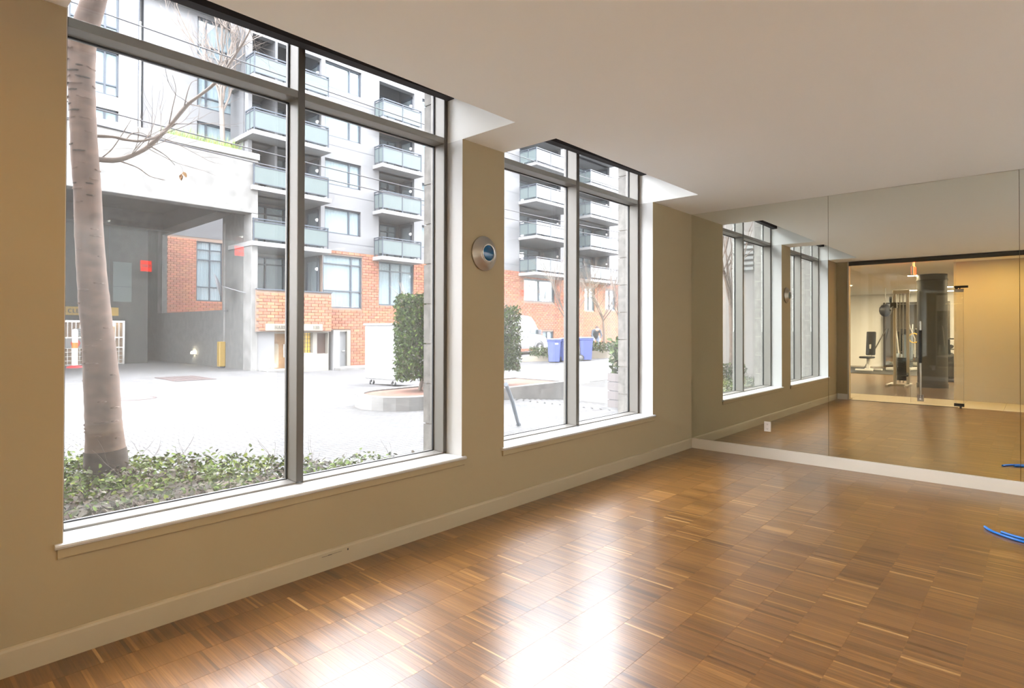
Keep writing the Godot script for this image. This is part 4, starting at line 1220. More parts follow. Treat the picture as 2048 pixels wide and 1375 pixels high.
# ------------------------------------------------------------------ small things in the studio
func small_indoor() -> void:
	var side := Basis(Vector3(0, -1, 0), Vector3(1, 0, 0), Vector3(0, 0, 1))   # lathe axis along +x
	var d := thing("wall_fixture", "round silver dish fixture with a blue lens on the pier between the windows", "fixture", Vector3(0.0005, 1.968, 3.505))
	var b := MB.new()
	b.xf = Transform3D(side, Vector3.ZERO)
	b.lathe([Vector2(0.108, 0.0), Vector2(0.128, 0.004), Vector2(0.130, 0.010), Vector2(0.126, 0.014), Vector2(0.112, 0.022), Vector2(0.092, 0.038), Vector2(0.078, 0.050), Vector2(0.070, 0.054), Vector2(0.064, 0.052)], 40)
	obj("dish", b.done(), M.brushed_steel, d)
	b = MB.new()
	b.xf = Transform3D(side, Vector3.ZERO)
	b.lathe([Vector2(0.066, 0.050), Vector2(0.067, 0.057), Vector2(0.062, 0.060), Vector2(0.057, 0.056)], 32)
	obj("lens_ring", b.done(), M.steel, d)
	b = MB.new()
	b.xf = Transform3D(side, Vector3.ZERO)
	b.lathe([Vector2(0.060, 0.048), Vector2(0.056, 0.055), Vector2(0.040, 0.060), Vector2(0.018, 0.063), Vector2(0.0, 0.0635)], 28)
	obj("lens", b.done(), M.blue_lens, d)
	var o := thing("power_outlet", "white power outlet cut into the mirror near the floor", "outlet", Vector3(0.878, 0.347, 0.0006))
	obj("cover_plate", bevelled(Vector3(-0.035, -0.054, 0.0), Vector3(0.035, 0.054, 0.006), 0.002), M.plastic_white, o)
	for s in [-1, 1]:
		var y: float = s * 0.025
		var so := obj("socket", bevelled(Vector3(-0.017, y - 0.014, 0.006), Vector3(0.017, y + 0.014, 0.0085), 0.001), M.plastic_white, o)
		block("slot", Vector3(-0.008, y - 0.002, 0.0085), Vector3(-0.0055, y + 0.008, 0.0088), M.slot_dark, so)
		block("slot", Vector3(0.0055, y - 0.002, 0.0085), Vector3(0.008, y + 0.008, 0.0088), M.slot_dark, so)
		block("slot", Vector3(-0.002, y - 0.010, 0.0085), Vector3(0.002, y - 0.006, 0.0088), M.slot_dark, so)
	# blue exercise tubing lying in a loop, its ends towards the camera's view
	var t := thing("exercise_tube", "blue rubber exercise tubing lying on the floor at the right", "tubing", Vector3.ZERO)
	var c := Curve3D.new()
	for p in [Vector3(2.792, 0.0085, 1.262), Vector3(2.812, 0.0085, 1.312), Vector3(2.848, 0.0085, 1.362), Vector3(2.908, 0.0085, 1.415), Vector3(2.995, 0.0085, 1.468), Vector3(3.16, 0.0085, 1.52), Vector3(3.36, 0.0085, 1.50), Vector3(3.46, 0.0085, 1.40), Vector3(3.38, 0.0085, 1.30), Vector3(3.2, 0.0085, 1.33), Vector3(3.04, 0.0085, 1.40), Vector3(2.945, 0.0085, 1.367), Vector3(2.884, 0.0085, 1.325)]:
		c.add_point(p)
	for k in range(1, c.point_count - 1):
		var tan_: Vector3 = (c.get_point_position(k + 1) - c.get_point_position(k - 1)) / 6.0
		c.set_point_in(k, -tan_)
		c.set_point_out(k, tan_)
	var pts := []
	var n := 90
	for k in n + 1:
		pts.append(c.sample_baked(c.get_baked_length() * k / n, true))
	b = MB.new()
	b.tube(pts, 0.0085, 10)
	obj("tube", b.done(), M.blue_rubber, t)
	for e in [[0, 3], [n, n - 3]]:
		b = MB.new()
		b.tube([pts[e[0]], pts[e[1]]], 0.0087, 10)
		obj("tube_end", b.done(), M.blue_rubber, t)
	# lit exit signs: one in the corridor, two on the wall opposite the windows
	glow("exit_red", Color(1.0, 0.18, 0.06), 9.0)
	mat("exit_white", lin(0.8, 0.8, 0.78), 0.4)
	for e in [[Vector3(1.22, 2.58, 7.35), 0.0, "lit red exit sign hanging in the corridor behind the glass"], [Vector3(5.62, 2.28, 4.0), 0.0, "lit red exit sign on the wall opposite the large window"], [Vector3(5.62, 2.62, 2.72), 0.0, "lit red exit sign high on the wall near the mirrors"]]:
		var s := thing("exit_sign", e[2], "sign", e[0], e[1])
		var hung: bool = e[0].x < 2.0
		var hz := 0.16 if hung else 0.08
		obj("case", bevelled(Vector3(-0.02, -0.09, -hz), Vector3(0.02, 0.09, hz), 0.004), M.exit_white, s)
		block("lit_face", Vector3(-0.0225, -0.075, -hz + 0.012), Vector3(-0.0202, 0.075, hz - 0.012), M.exit_red, s)
		if hung:
			block("lit_face", Vector3(0.0202, -0.075, -hz + 0.012), Vector3(0.0225, 0.075, hz - 0.012), M.exit_red, s)
			block("canopy", Vector3(-0.015, 0.09, -0.05), Vector3(0.015, CEIL - 2.58 - 0.001, 0.05), M.exit_white, s)
			area(s, Vector3(-0.03, 0, 0), Vector2(0.28, 0.14), Vector3.LEFT, Color(1.0, 0.25, 0.08), 0.12)
		else:
			block("back_plate", Vector3(0.02, -0.06, -0.05), Vector3(0.0798, 0.06, 0.05), M.exit_white, s)
		var tm := TextMesh.new()
		tm.text = "EXIT"
		tm.font_size = 32
		tm.pixel_size = hz * 0.022
		tm.depth = 0.002
		var sf := SystemFont.new()
		sf.font_names = PackedStringArray(["Droid Sans"])
		sf.font_weight = 700
		tm.font = sf
		obj("lettering", tm, M.exit_white, s, Transform3D(Basis(Vector3.UP, -PI / 2), Vector3(-0.0238, 0, 0)))

# ------------------------------------------------------------------ the gym seen in the mirror
func gym_things() -> void:
	var c := thing("round_column", "thick dark grey round column in the gym", "column", Vector3(1.10, 0, 11.05))
	var b := MB.new()
	b.lathe([Vector2(0.31, 0.0005), Vector2(0.31, CEIL - 0.0005)], 40)
	obj("shaft", b.done(), M.column_dark, c)
	b = MB.new()
	b.lathe([Vector2(0.312, 0.0005), Vector2(0.325, 0.0005), Vector2(0.325, 0.09), Vector2(0.312, 0.095)], 40)
	obj("base_ring", b.done(), M.bronze, c)
	b = MB.new()
	b.lathe([Vector2(0.312, 2.62), Vector2(0.322, 2.62), Vector2(0.322, 2.66), Vector2(0.312, 2.66)], 40)
	obj("top_ring", b.done(), M.bronze, c)
	# cable machine
	var m := thing("cable_machine", "tall cable exercise machine with white uprights beside the column", "exercise machine", Vector3(0.50, 0, 10.9))
	for x in [-0.16, 0.12]:
		obj("upright", bevelled(Vector3(x - 0.03, 0.04, -0.05), Vector3(x + 0.03, 2.32, 0.05), 0.006), M.machine_white, m)
	obj("cross_beam", bevelled(Vector3(-0.20, 2.32, -0.06), Vector3(0.16, 2.42, 0.06), 0.01), M.machine_white, m)
	b = MB.new()
	for x in [-0.05, 0.02]:
		b.tube([Vector3(x, 0.08, 0.0), Vector3(x, 2.32, 0.0)], 0.012, 8)
	obj("guide_rods", b.done(), M.steel, m)
	for k in 12:
		block("weight_plate", Vector3(-0.11, 0.14 + 0.048 * k, -0.07), Vector3(0.08, 0.184 + 0.048 * k, 0.07), M.black_rubber, m)
	obj("foot_bar", bevelled(Vector3(-0.30, 0.0005, -0.45), Vector3(-0.24, 0.05, 0.40), 0.008), M.machine_white, m)
	obj("foot_bar", bevelled(Vector3(0.10, 0.0005, -0.45), Vector3(0.16, 0.05, 0.40), 0.008), M.machine_white, m)
	obj("foot_plate", bevelled(Vector3(-0.24, 0.0005, -0.05), Vector3(0.10, 0.04, 0.05), 0.006), M.machine_white, m)
	b = MB.new()
	b.xf = Transform3D(Basis(Vector3(0, 1, 0), Vector3(1, 0, 0), Vector3(0, 0, 1)), Vector3(-0.235, 2.17, -0.08))
	b.lathe([Vector2(0.0, 0.02), Vector2(0.075, 0.02), Vector2(0.08, 0.0), Vector2(0.075, -0.02), Vector2(0.0, -0.02)], 16)
	obj("pulley", b.done(), M.black_rubber, m)
	obj("arm_carriage", bevelled(Vector3(-0.24, 1.96, -0.16), Vector3(-0.10, 2.10, 0.02), 0.01), M.black_vinyl, m)
	b = MB.new()
	b.tube([Vector3(-0.17, 2.0, -0.1), Vector3(-0.2, 1.95, -0.3), Vector3(-0.2, 1.9, -0.34)], 0.02, 8)
	obj("grip_handle", b.done(), M.black_rubber, m)
	b = MB.new()
	b.tube([Vector3(0.12, 0.32, -0.06), Vector3(0.15, 0.28, -0.3), Vector3(0.02, 0.26, -0.36)], 0.022, 8)
	obj("grip_handle", b.done(), M.black_rubber, m)
	# hanging round weight disc and ball
	var w := thing("punching_ball", "dark round punching ball hung near the black frame", "ball", Vector3(-0.62, 2.02, 15.4))
	b = MB.new()
	b.lathe([Vector2(0.0, 0.22), Vector2(0.10, 0.19), Vector2(0.17, 0.1), Vector2(0.18, 0.0), Vector2(0.15, -0.1), Vector2(0.08, -0.17), Vector2(0.0, -0.19)], 20)
	obj("ball", b.done(), M.black_vinyl, w)
	b = MB.new()
	b.tube([Vector3(0, 0.2, 0), Vector3(0, CEIL - 2.02, 0)], 0.012, 6)
	obj("hanger", b.done(), M.steel, w)
	# rubber mat
	var rm := thing("rubber_mat", "dark rubber mat on the gym floor before the bench", "mat", Vector3(-1.6, 0.0005, 16.7))
	obj("mat", bevelled(Vector3(-2.2, 0, -1.75), Vector3(2.6, 0.012, 1.75), 0.004), M.black_rubber, rm)
	# upright bench
	var be := thing("weight_bench", "black upright weight bench on the rubber mat", "bench", Vector3(-1.32, 0.013, 16.6), 0.25)
	b = MB.new()
	b.xf = Transform3D(Basis.from_euler(Vector3(0.09, 0, 0)), Vector3(0, 0.52, 0.12))
	b.bbox(Vector3(-0.15, 0.0, -0.04), Vector3(0.15, 0.82, 0.04), 0.025)
	obj("back_pad", b.done(), M.black_vinyl, be)
	obj("seat_pad", bevelled(Vector3(-0.17, 0.42, -0.34), Vector3(0.17, 0.49, 0.1), 0.025), M.black_vinyl, be)
	obj("post", bevelled(Vector3(-0.04, 0.06, -0.08), Vector3(0.04, 0.42, 0.02), 0.006), M.machine_white, be)
	obj("back_strut", bevelled(Vector3(-0.03, 0.4, 0.1), Vector3(0.03, 0.9, 0.16), 0.006), M.machine_white, be)
	obj("foot", bevelled(Vector3(-0.28, 0.0005, -0.36), Vector3(0.28, 0.06, -0.29), 0.008), M.machine_white, be)
	obj("foot", bevelled(Vector3(-0.28, 0.0005, 0.30), Vector3(0.28, 0.06, 0.37), 0.008), M.machine_white, be)
	obj("spine", bevelled(Vector3(-0.03, 0.012, -0.29), Vector3(0.03, 0.058, 0.30), 0.006), M.machine_white, be)
	# leaning pole
	var lp := thing("leaning_pole", "dark pole leaning against the pale gym wall beside the black frame", "pole", Vector3.ZERO)
	b = MB.new()
	b.tube([Vector3(-1.72, 0.022, 18.0), Vector3(-1.25, 1.45, 19.25)], 0.02, 8)
	obj("shaft", b.done(), M.bronze, lp)
	b = MB.new()
	b.tube([Vector3(-1.7335, -0.01, 17.965), Vector3(-1.72, 0.03, 18.0)], 0.026, 8)
	obj("rubber_tip", b.done(), M.black_rubber, lp)
	# framed mirror standing at the end wall
	var fr := thing("framed_gym_mirror", "big black-framed mirror at the end of the gym", "mirror", Vector3(-0.35, 0, 19.45))
	obj("frame", boxes([[Vector3(-1.02, 0.002, -0.05), Vector3(-0.95, 2.45, 0.05)], [Vector3(0.95, 0.002, -0.05), Vector3(1.02, 2.45, 0.05)], [Vector3(-0.95, 2.38, -0.05), Vector3(0.95, 2.45, 0.05)], [Vector3(-0.95, 0.002, -0.05), Vector3(0.95, 0.08, 0.05)]]), M.bronze, fr)
	block("silvered_face", Vector3(-0.949, 0.081, -0.01), Vector3(0.949, 2.379, 0.03), M.mirror_silver, fr)
	# elliptical trainer
	var el := thing("elliptical_trainer", "blue-grey elliptical trainer with a yellow ring in front of the framed mirror", "exercise machine", Vector3(-0.45, 0.013, 17.6), 0.3)
	obj("console_column", bevelled(Vector3(-0.14, 0.1, 0.15), Vector3(0.14, 1.25, 0.36), 0.04), M.machine_grey, el)
	obj("base_frame", bevelled(Vector3(-0.3, 0.0005, -0.6), Vector3(0.3, 0.1, 0.55), 0.02), M.machine_white, el)
	b = MB.new()
	b.xf = Transform3D(Basis(Vector3(0, 1, 0), Vector3(1, 0, 0), Vector3(0, 0, 1)), Vector3(0, 0.35, -0.35))
	b.lathe([Vector2(0.0, 0.09), Vector2(0.22, 0.08), Vector2(0.26, 0.0), Vector2(0.22, -0.08), Vector2(0.0, -0.09)], 20)
	obj("flywheel_cover", b.done(), M.machine_grey, el)
	obj("console", bevelled(Vector3(-0.2, 1.25, 0.12), Vector3(0.2, 1.45, 0.2), 0.02), M.black_vinyl, el)
	for s in [-1.0, 1.0]:
		b = MB.new()
		b.tube([Vector3(0.26 * s, 0.45, 0.2), Vector3(0.28 * s, 1.1, 0.15), Vector3(0.24 * s, 1.45, -0.05), Vector3(0.22 * s, 1.62, -0.12)], 0.02, 8)
		obj("arm_lever", b.done(), M.machine_white, el)
		obj("pedal", bevelled(Vector3(0.2 * s - 0.08, 0.3, -0.1), Vector3(0.2 * s + 0.08, 0.34, 0.25), 0.01), M.black_rubber, el)
	b = MB.new()
	var ring := []
	for k in 19:
		ring.append(Vector3(0.16 * cos(TAU * k / 18.0) + 0.3, 1.12 + 0.16 * sin(TAU * k / 18.0), 0.05))
	b.tube(ring, 0.02, 6, false)
	obj("yellow_ring", b.done(), M.yellow_plastic, el)
	# dumbbell rack and dark machine at the right
	var dr := thing("dumbbell_rack", "black dumbbell rack against the bright gym wall", "rack", Vector3(0.95, 0, 17.6))
	for s in [-1.0, 1.0]:
		obj("side_frame", bevelled(Vector3(0.6 * s - 0.03, 0.0005, -0.2), Vector3(0.6 * s + 0.03, 0.9, 0.2), 0.01), M.black_vinyl, dr)
	for k in 3:
		obj("shelf", bevelled(Vector3(-0.57, 0.2 + 0.28 * k, -0.2), Vector3(0.57, 0.23 + 0.28 * k, 0.2), 0.006), M.black_vinyl, dr)
	var db := MB.new()
	for s in [-1.0, 1.0]:
		db.xf = Transform3D(Basis(Vector3(1, 0, 0), Vector3(0, 0, 1), Vector3(0, -1, 0)), Vector3(0, 0, 0.11 * s))
		db.lathe([Vector2(0.0, -0.05), Vector2(0.06, -0.05), Vector2(0.07, -0.04), Vector2(0.07, 0.04), Vector2(0.06, 0.05), Vector2(0.0, 0.05)], 12)
	db.xf = Transform3D.IDENTITY
	db.tube([Vector3(0, 0, -0.1), Vector3(0, 0, 0.1)], 0.016, 8)
	var dm := db.done()
	for k in 3:
		for j in 6:
			var q := obj("dumbbell", dm, M.black_rubber)
			q.position = Vector3(0.95 - 0.45 + 0.18 * j, 0.3015 + 0.28 * k, 17.6)
			tag(q, "black dumbbell lying on the black rack in the gym", "dumbbell", "dumbbells on the rack")
	var eb := thing("exercise_bike", "dark exercise bike half hidden by the tan corridor wall", "exercise machine", Vector3(1.35, 0, 13.6), 0.4)
	obj("base", bevelled(Vector3(-0.25, 0.0005, -0.5), Vector3(0.25, 0.08, 0.5), 0.02), M.black_vinyl, eb)
	obj("body", bevelled(Vector3(-0.1, 0.08, -0.4), Vector3(0.1, 0.75, 0.3), 0.06), M.black_vinyl, eb)
	obj("seat", bevelled(Vector3(-0.13, 0.95, 0.1), Vector3(0.13, 1.05, 0.42), 0.03), M.black_vinyl, eb)
	obj("seat_post", bevelled(Vector3(-0.03, 0.7, 0.18), Vector3(0.03, 0.95, 0.26), 0.006), M.steel, eb)
	b = MB.new()
	b.tube([Vector3(0, 0.7, -0.3), Vector3(0, 1.15, -0.36)], 0.03, 8)
	b.tube([Vector3(-0.24, 1.15, -0.25), Vector3(-0.2, 1.17, -0.38), Vector3(0.2, 1.17, -0.38), Vector3(0.24, 1.15, -0.25)], 0.018, 8)
	obj("handlebar", b.done(), M.black_rubber, eb)

# ------------------------------------------------------------------ planting outside the windows
func leaf_mesh() -> ArrayMesh:   # small pointed leaf folded along its midrib, 1 long
	var b := MB.new()
	var p := [Vector3(0, 0, 0), Vector3(0.28, 0.05, 0.3), Vector3(0.22, 0.02, 0.68), Vector3(0, -0.08, 1.0), Vector3(-0.22, 0.02, 0.68), Vector3(-0.28, 0.05, 0.3)]
	b.quad(p[0], p[1], p[2], p[3], Vector3(-0.15, 1, 0))
	b.quad(p[0], p[3], p[4], p[5], Vector3(0.15, 1, 0))
	return b.done()

func scatter_leaves(places: Array, cols: Array, at: Vector3, size: float, c: Color, flat := 0.8) -> void:
	var e := Vector3(rng.randf_range(-flat, flat), rng.randf() * TAU, rng.randf_range(-flat, flat))
	places.append(Transform3D(Basis.from_euler(e) * Basis.from_scale(Vector3.ONE * size), at))
	var t := rng.randf_range(0.07, 0.235)
	cols.append(Color(c.r * t, c.g * t, c.b * t))

func in_bed(x: float, z: float) -> bool:
	return x < -0.47 and x > -3.55 and z > 3.42 and z < 7.7 and x > -0.8 - (z - 3.4) * 1.22

func limb(pts: Array, r0: float, r1: float, m: Material, parent: Node3D, called := "branch", sides := 8) -> Node3D:
	var c := Curve3D.new()
	for p in pts:
		c.add_point(p)
	for k in range(1, c.point_count - 1):
		var t: Vector3 = (c.get_point_position(k + 1) - c.get_point_position(k - 1)) / 6.0
		c.set_point_in(k, -t)
		c.set_point_out(k, t)
	var n := maxi(6, pts.size() * 4)
	var q := []
	var r := []
	for k in n + 1:
		var f := float(k) / n
		q.append(c.sample_baked(c.get_baked_length() * f, true))
		r.append(lerpf(r0, r1, f) * (1.0 + 0.12 * sin(f * 37.0 + r0 * 900.0)))
	var b := MB.new()
	b.tube(q, r, sides)
	return obj(called, b.done(), m, parent)

func twigs(b: MB, from: Vector3, dir: Vector3, length: float, radius: float, depth: int, r: RandomNumberGenerator) -> void:
	var n := 4
	var pts := [from]
	var rad := [radius]
	var p := from
	var d := dir.normalized()
	for k in n:
		d = (d + Vector3(r.randf_range(-1, 1), r.randf_range(-0.6, 1), r.randf_range(-1, 1)) * 0.22).normalized()
		p += d * length / n
		pts.append(p)
		rad.append(lerpf(radius, radius * 0.5, float(k + 1) / n))
		if depth > 0 and k > 0:
			var s := (d + Vector3(r.randf_range(-1, 1), r.randf_range(-0.3, 0.9), r.randf_range(-1, 1)) * 0.9).normalized()
			twigs(b, p, s, length * r.randf_range(0.45, 0.75), radius * 0.5, depth - 1, r)
	b.tube(pts, rad, 4 if depth < 2 else 6, false)
	if depth > 0:
		twigs(b, p, d, length * 0.6, radius * 0.5, depth - 1, r)

func bare_tree(label: String, at: Vector3, h: float, sd: int, spread := 0.35, depth := 3, m: Material = null) -> void:
	var t := thing("bare_tree", label, "tree", at)
	var r := RandomNumberGenerator.new()
	r.seed = sd
	var k: Material = M.twig_pale if m == null else m
	limb([Vector3.ZERO, Vector3(0.03, h * 0.2, -0.02), Vector3(-0.02, h * 0.42, 0.03)], h * 0.016, h * 0.012, k, t, "trunk")
	for e in 7:
		var b := MB.new()
		var a := TAU * e / 7.0 + r.randf() * 0.6
		twigs(b, Vector3(-0.02, h * r.randf_range(0.30, 0.42), 0.03), Vector3(cos(a) * spread, r.randf_range(0.6, 1.0), sin(a) * spread), h * r.randf_range(0.28, 0.4), h * 0.007, depth, r)
		obj("branch", b.done(), k, t)

func garden() -> void:
	# raised bed under the large window
	var bed := thing("planting_bed", "raised planting bed edged with pale concrete under the large window", "bed", Vector3.ZERO)
	var poly := PackedVector2Array([Vector2(-0.44, 3.40), Vector2(-0.82, 3.40), Vector2(-2.75, 5.0), Vector2(-3.55, 5.9), Vector2(-3.55, 7.78), Vector2(-0.44, 7.78)])
	var q := MB.new()
	q.xf = Transform3D(Basis(Vector3(1, 0, 0), Vector3(0, 0, 1), Vector3(0, -1, 0)), Vector3.ZERO)
	q.prism(poly, -0.10, 0.20)
	obj("soil", q.done(), M.soil, bed)
	for k in 4:
		var a := poly[k]
		var c := poly[k + 1]
		var u := (c - a).normalized()
		var len := a.distance_to(c)
		var eb := MB.new()
		eb.xf = Transform3D(Basis(Vector3(u.x, 0, u.y), Vector3.UP, Vector3(-u.y, 0, u.x)), Vector3(a.x, -0.19, a.y))
		eb.bbox(Vector3(0, 0, 0.0), Vector3(len, 0.33, 0.08), 0.01)
		obj("edging", eb.done(), M.concrete_white, bed)
	var lm := leaf_mesh()
	# dense evergreen ground cover, paler and drier towards the window at the left
	var pl := []
	var cl := []
	var fn := FastNoiseLite.new()
	fn.seed = 12
	fn.frequency = 0.9
	var tries := 0
	while pl.size() < 15000 and tries < 60000:
		tries += 1
		var x := rng.randf_range(-3.5, -0.47)
		var z := rng.randf_range(3.42, 7.2)
		if not in_bed(x, z):
			continue
		var h := 0.10 + 0.13 * (fn.get_noise_2d(x * 3.0, z * 3.0) * 0.5 + 0.5) + (0.07 if rng.randf() < 0.05 else 0.0)
		var y := 0.10 + h * pow(rng.randf(), 0.4) + 0.05
		var dry := fn.get_noise_2d(x * 1.7 + 9.0, z * 1.7) + (x + 1.9) * 0.55 + (z - 5.2) * 0.25
		var c := Color(0.30, 0.48, 0.03)
		if rng.randf() < 0.25:
			c = Color(0.56, 0.70, 0.06)
		if rng.randf() < 0.16:
			c = Color(0.75, 0.80, 0.45)
		if dry > 0.18 and rng.randf() < 0.75:
			c = Color(0.46, 0.37, 0.27) if rng.randf() < 0.6 else Color(0.62, 0.55, 0.43)
		scatter_leaves(pl, cl, Vector3(x, y, z), rng.randf_range(0.028, 0.055), c, 0.9)
	var gc := many("ground_cover", lm, M.leaf, pl, cl)
	tag(gc, "green and dry leafy ground cover filling the bed under the window", "plants", "", "stuff")
	var sb := MB.new()
	var r := RandomNumberGenerator.new()
	r.seed = 77
	for k in 420:
		var x := r.randf_range(-3.2, -0.85)
		var z := r.randf_range(3.5, 7.0)
		if in_bed(x, z):
			twigs(sb, Vector3(x, 0.09, z), Vector3(r.randf_range(-1, 1), 0.9, r.randf_range(-1, 1)), r.randf_range(0.15, 0.34), 0.003, 1 if k % 3 == 0 else 0, r)
	var st := obj("dry_stems", sb.done(), M.twig_pale)
	tag(st, "tangle of pale dry stems among the ground cover", "stems", "", "stuff")
	# the tree in front of the large window
	var t := thing("street_tree", "tree with a thick pale brown trunk close outside the large window", "tree", Vector3.ZERO)
	var pts := [Vector3(-2.450, 0.05, 5.31), Vector3(-2.450, 0.368, 5.316), Vector3(-2.450, 0.509, 5.324), Vector3(-2.450, 0.670, 5.335), Vector3(-2.450, 0.990, 5.351), Vector3(-2.450, 1.269, 5.369), Vector3(-2.450, 1.546, 5.397), Vector3(-2.450, 1.861, 5.422), Vector3(-2.450, 2.175, 5.441), Vector3(-2.450, 2.488, 5.452), Vector3(-2.450, 2.721, 5.470), Vector3(-2.450, 3.031, 5.485), Vector3(-2.450, 3.342, 5.497), Vector3(-2.450, 3.595, 5.502), Vector3(-2.44, 3.826, 5.461), Vector3(-2.42, 4.178, 5.381), Vector3(-2.40, 4.8, 5.30), Vector3(-2.38, 5.6, 5.2), Vector3(-2.4, 6.6, 5.15)]
	var rad := [0.16, 0.144, 0.1319, 0.1237, 0.1195, 0.1113, 0.1049, 0.0986, 0.0944, 0.0904, 0.0902, 0.0861, 0.0899, 0.0977, 0.0865, 0.0758, 0.065, 0.05, 0.03]
	var fine := []
	var fr := []
	for k in pts.size() - 1:
		var steps := 6
		for s in steps:
			var f := float(s) / steps
			fine.append(pts[k].lerp(pts[k + 1], f))
			fr.append(lerpf(rad[k], rad[k + 1], f) * (1.0 + rng.randf_range(-0.02, 0.025)))
	var tb := MB.new()
	tb.tube(fine.slice(8), fr.slice(8), 28)
	obj("trunk", tb.done(), M.bark, t)
	tb = MB.new()
	var fr2 := []
	for e in fr.slice(0, 10):
		fr2.append(e * 1.04)
	tb.tube(fine.slice(0, 10), fr2, 28)
	var foot_part := obj("trunk_foot", tb.done(), M.bark_base, t)  # lowest stretch of the trunk in a darker bark colour
	foot_part.set_meta("label", "darker foot of the trunk")
	for k in 70:   # lenticels and branch scars standing out from the bark
		var j := rng.randi_range(12, 80)
		var a := rng.randf_range(-0.9, 2.2)
		var ob := MB.new()
		var o := Vector3(cos(a), 0, sin(a))
		var wide := rng.randf_range(1.2, 2.6)
		ob.xf = Transform3D(Basis(Vector3.UP.cross(o) * wide, o, Vector3.UP * 0.4), fine[j] + o * (fr[j] - 0.003))
		ob.lathe([Vector2(0.020, 0.0), Vector2(0.016, 0.006), Vector2(0.008, 0.008), Vector2(0.0, 0.006)], 10)
		obj("lenticel", ob.done(), M.bark_base if k % 5 == 0 else M.bark, t)
	var b1 := [Vector3(-2.45, 2.745, 5.395), Vector3(-2.45, 2.764, 5.271), Vector3(-2.46, 2.825, 5.159), Vector3(-2.47, 2.923, 5.040), Vector3(-2.48, 3.039, 4.947), Vector3(-2.48, 3.175, 4.851), Vector3(-2.48, 3.393, 4.713), Vector3(-2.46, 3.619, 4.513), Vector3(-2.45, 3.948, 4.329), Vector3(-2.45, 4.234, 4.192), Vector3(-2.42, 4.6, 4.1)]
	limb(b1, 0.021, 0.006, M.twig, t)
	limb([Vector3(-2.45, 2.927, 5.400), Vector3(-2.44, 2.946, 5.289), Vector3(-2.42, 2.939, 5.202), Vector3(-2.41, 2.948, 5.113), Vector3(-2.42, 2.991, 5.022), Vector3(-2.45, 3.045, 4.955), Vector3(-2.5, 3.2, 4.80)], 0.013, 0.006, M.twig, t)
	limb([Vector3(-2.42, 4.10, 5.42), Vector3(-2.3, 4.5, 5.2), Vector3(-2.2, 5.0, 5.0), Vector3(-2.1, 5.6, 4.8)], 0.03, 0.01, M.twig, t)
	for e in [[Vector3(-2.45, 2.750, 5.372), Vector3(-2.450, 2.839, 5.298), Vector3(-2.450, 2.955, 5.237), Vector3(-2.450, 3.118, 5.161)], [Vector3(-2.450, 2.763, 5.236), Vector3(-2.450, 2.736, 5.112), Vector3(-2.450, 2.683, 5.020), Vector3(-2.450, 2.671, 4.906)], [Vector3(-2.47, 2.944, 5.022), Vector3(-2.450, 2.886, 4.908), Vector3(-2.450, 2.816, 4.830)], [Vector3(-2.48, 3.153, 4.871), Vector3(-2.450, 3.309, 4.852), Vector3(-2.450, 3.469, 4.826), Vector3(-2.450, 3.590, 4.854)], [Vector3(-2.48, 3.337, 4.753), Vector3(-2.450, 3.475, 4.734), Vector3(-2.450, 3.573, 4.702), Vector3(-2.450, 3.611, 4.653)], [Vector3(-2.42, 2.939, 5.202), Vector3(-2.450, 3.003, 5.160), Vector3(-2.450, 3.031, 5.096), Vector3(-2.450, 3.017, 5.037)], [Vector3(-2.46, 3.635, 4.505), Vector3(-2.450, 3.855, 4.462), Vector3(-2.450, 4.054, 4.420), Vector3(-2.450, 4.247, 4.398)], [Vector3(-2.45, 3.948, 4.329), Vector3(-2.450, 4.151, 4.285), Vector3(-2.450, 4.274, 4.331)]]:
		limb(e, 0.0055, 0.002, M.twig, t, "twig", 6)
	var tw := MB.new()
	r.seed = 5
	for k in 26:
		var p: Vector3 = b1[2 + k % 9]
		twigs(tw, p, Vector3(r.randf_range(-0.8, 0.8), r.randf_range(-0.5, 0.9), r.randf_range(-1.0, 0.2)), r.randf_range(0.18, 0.42), 0.0035, 1, r)
	for k in 8:
		twigs(tw, Vector3(-2.2, 4.4 + 0.15 * k, 5.1 - 0.05 * k), Vector3(r.randf_range(-0.5, 0.5), r.randf_range(-0.8, 0.4), -1), r.randf_range(0.5, 0.9), 0.005, 2, r)
	var ts := obj("fine_twigs", tw.done(), M.twig, t)
	ts.set_meta("kind", "stuff")
	var dl := many("dry_leaves", lm, M.leaf, [Transform3D(Basis.from_euler(Vector3(1.2, 0.4, 0.2)) * Basis.from_scale(Vector3.ONE * 0.07), Vector3(-2.45, 2.76, 4.77)), Transform3D(Basis.from_euler(Vector3(1.6, 1.4, 0.6)) * Basis.from_scale(Vector3.ONE * 0.06), Vector3(-2.45, 2.75, 4.78)), Transform3D(Basis.from_euler(Vector3(1.0, 2.4, 0.9)) * Basis.from_scale(Vector3.ONE * 0.06), Vector3(-2.44, 2.77, 4.77))], [Color(0.3, 0.16, 0.07), Color(0.26, 0.15, 0.08), Color(0.34, 0.2, 0.1)], t)
	dl.set_meta("kind", "stuff")
	# second slim tree and a shrub by the stone wing, seen in the mirror
	bare_tree("slim tree beside the pale wing wall, seen in the mirror", Vector3(-2.26, 0.20, 6.9), 4.2, 41, 0.08, 1, M.bark)
	shrub("low green shrub at the end of the bed, seen in the mirror", Vector3(-2.15, 0.1, 6.5), Vector3(0.35, 0.55, 0.35), 900, 55)

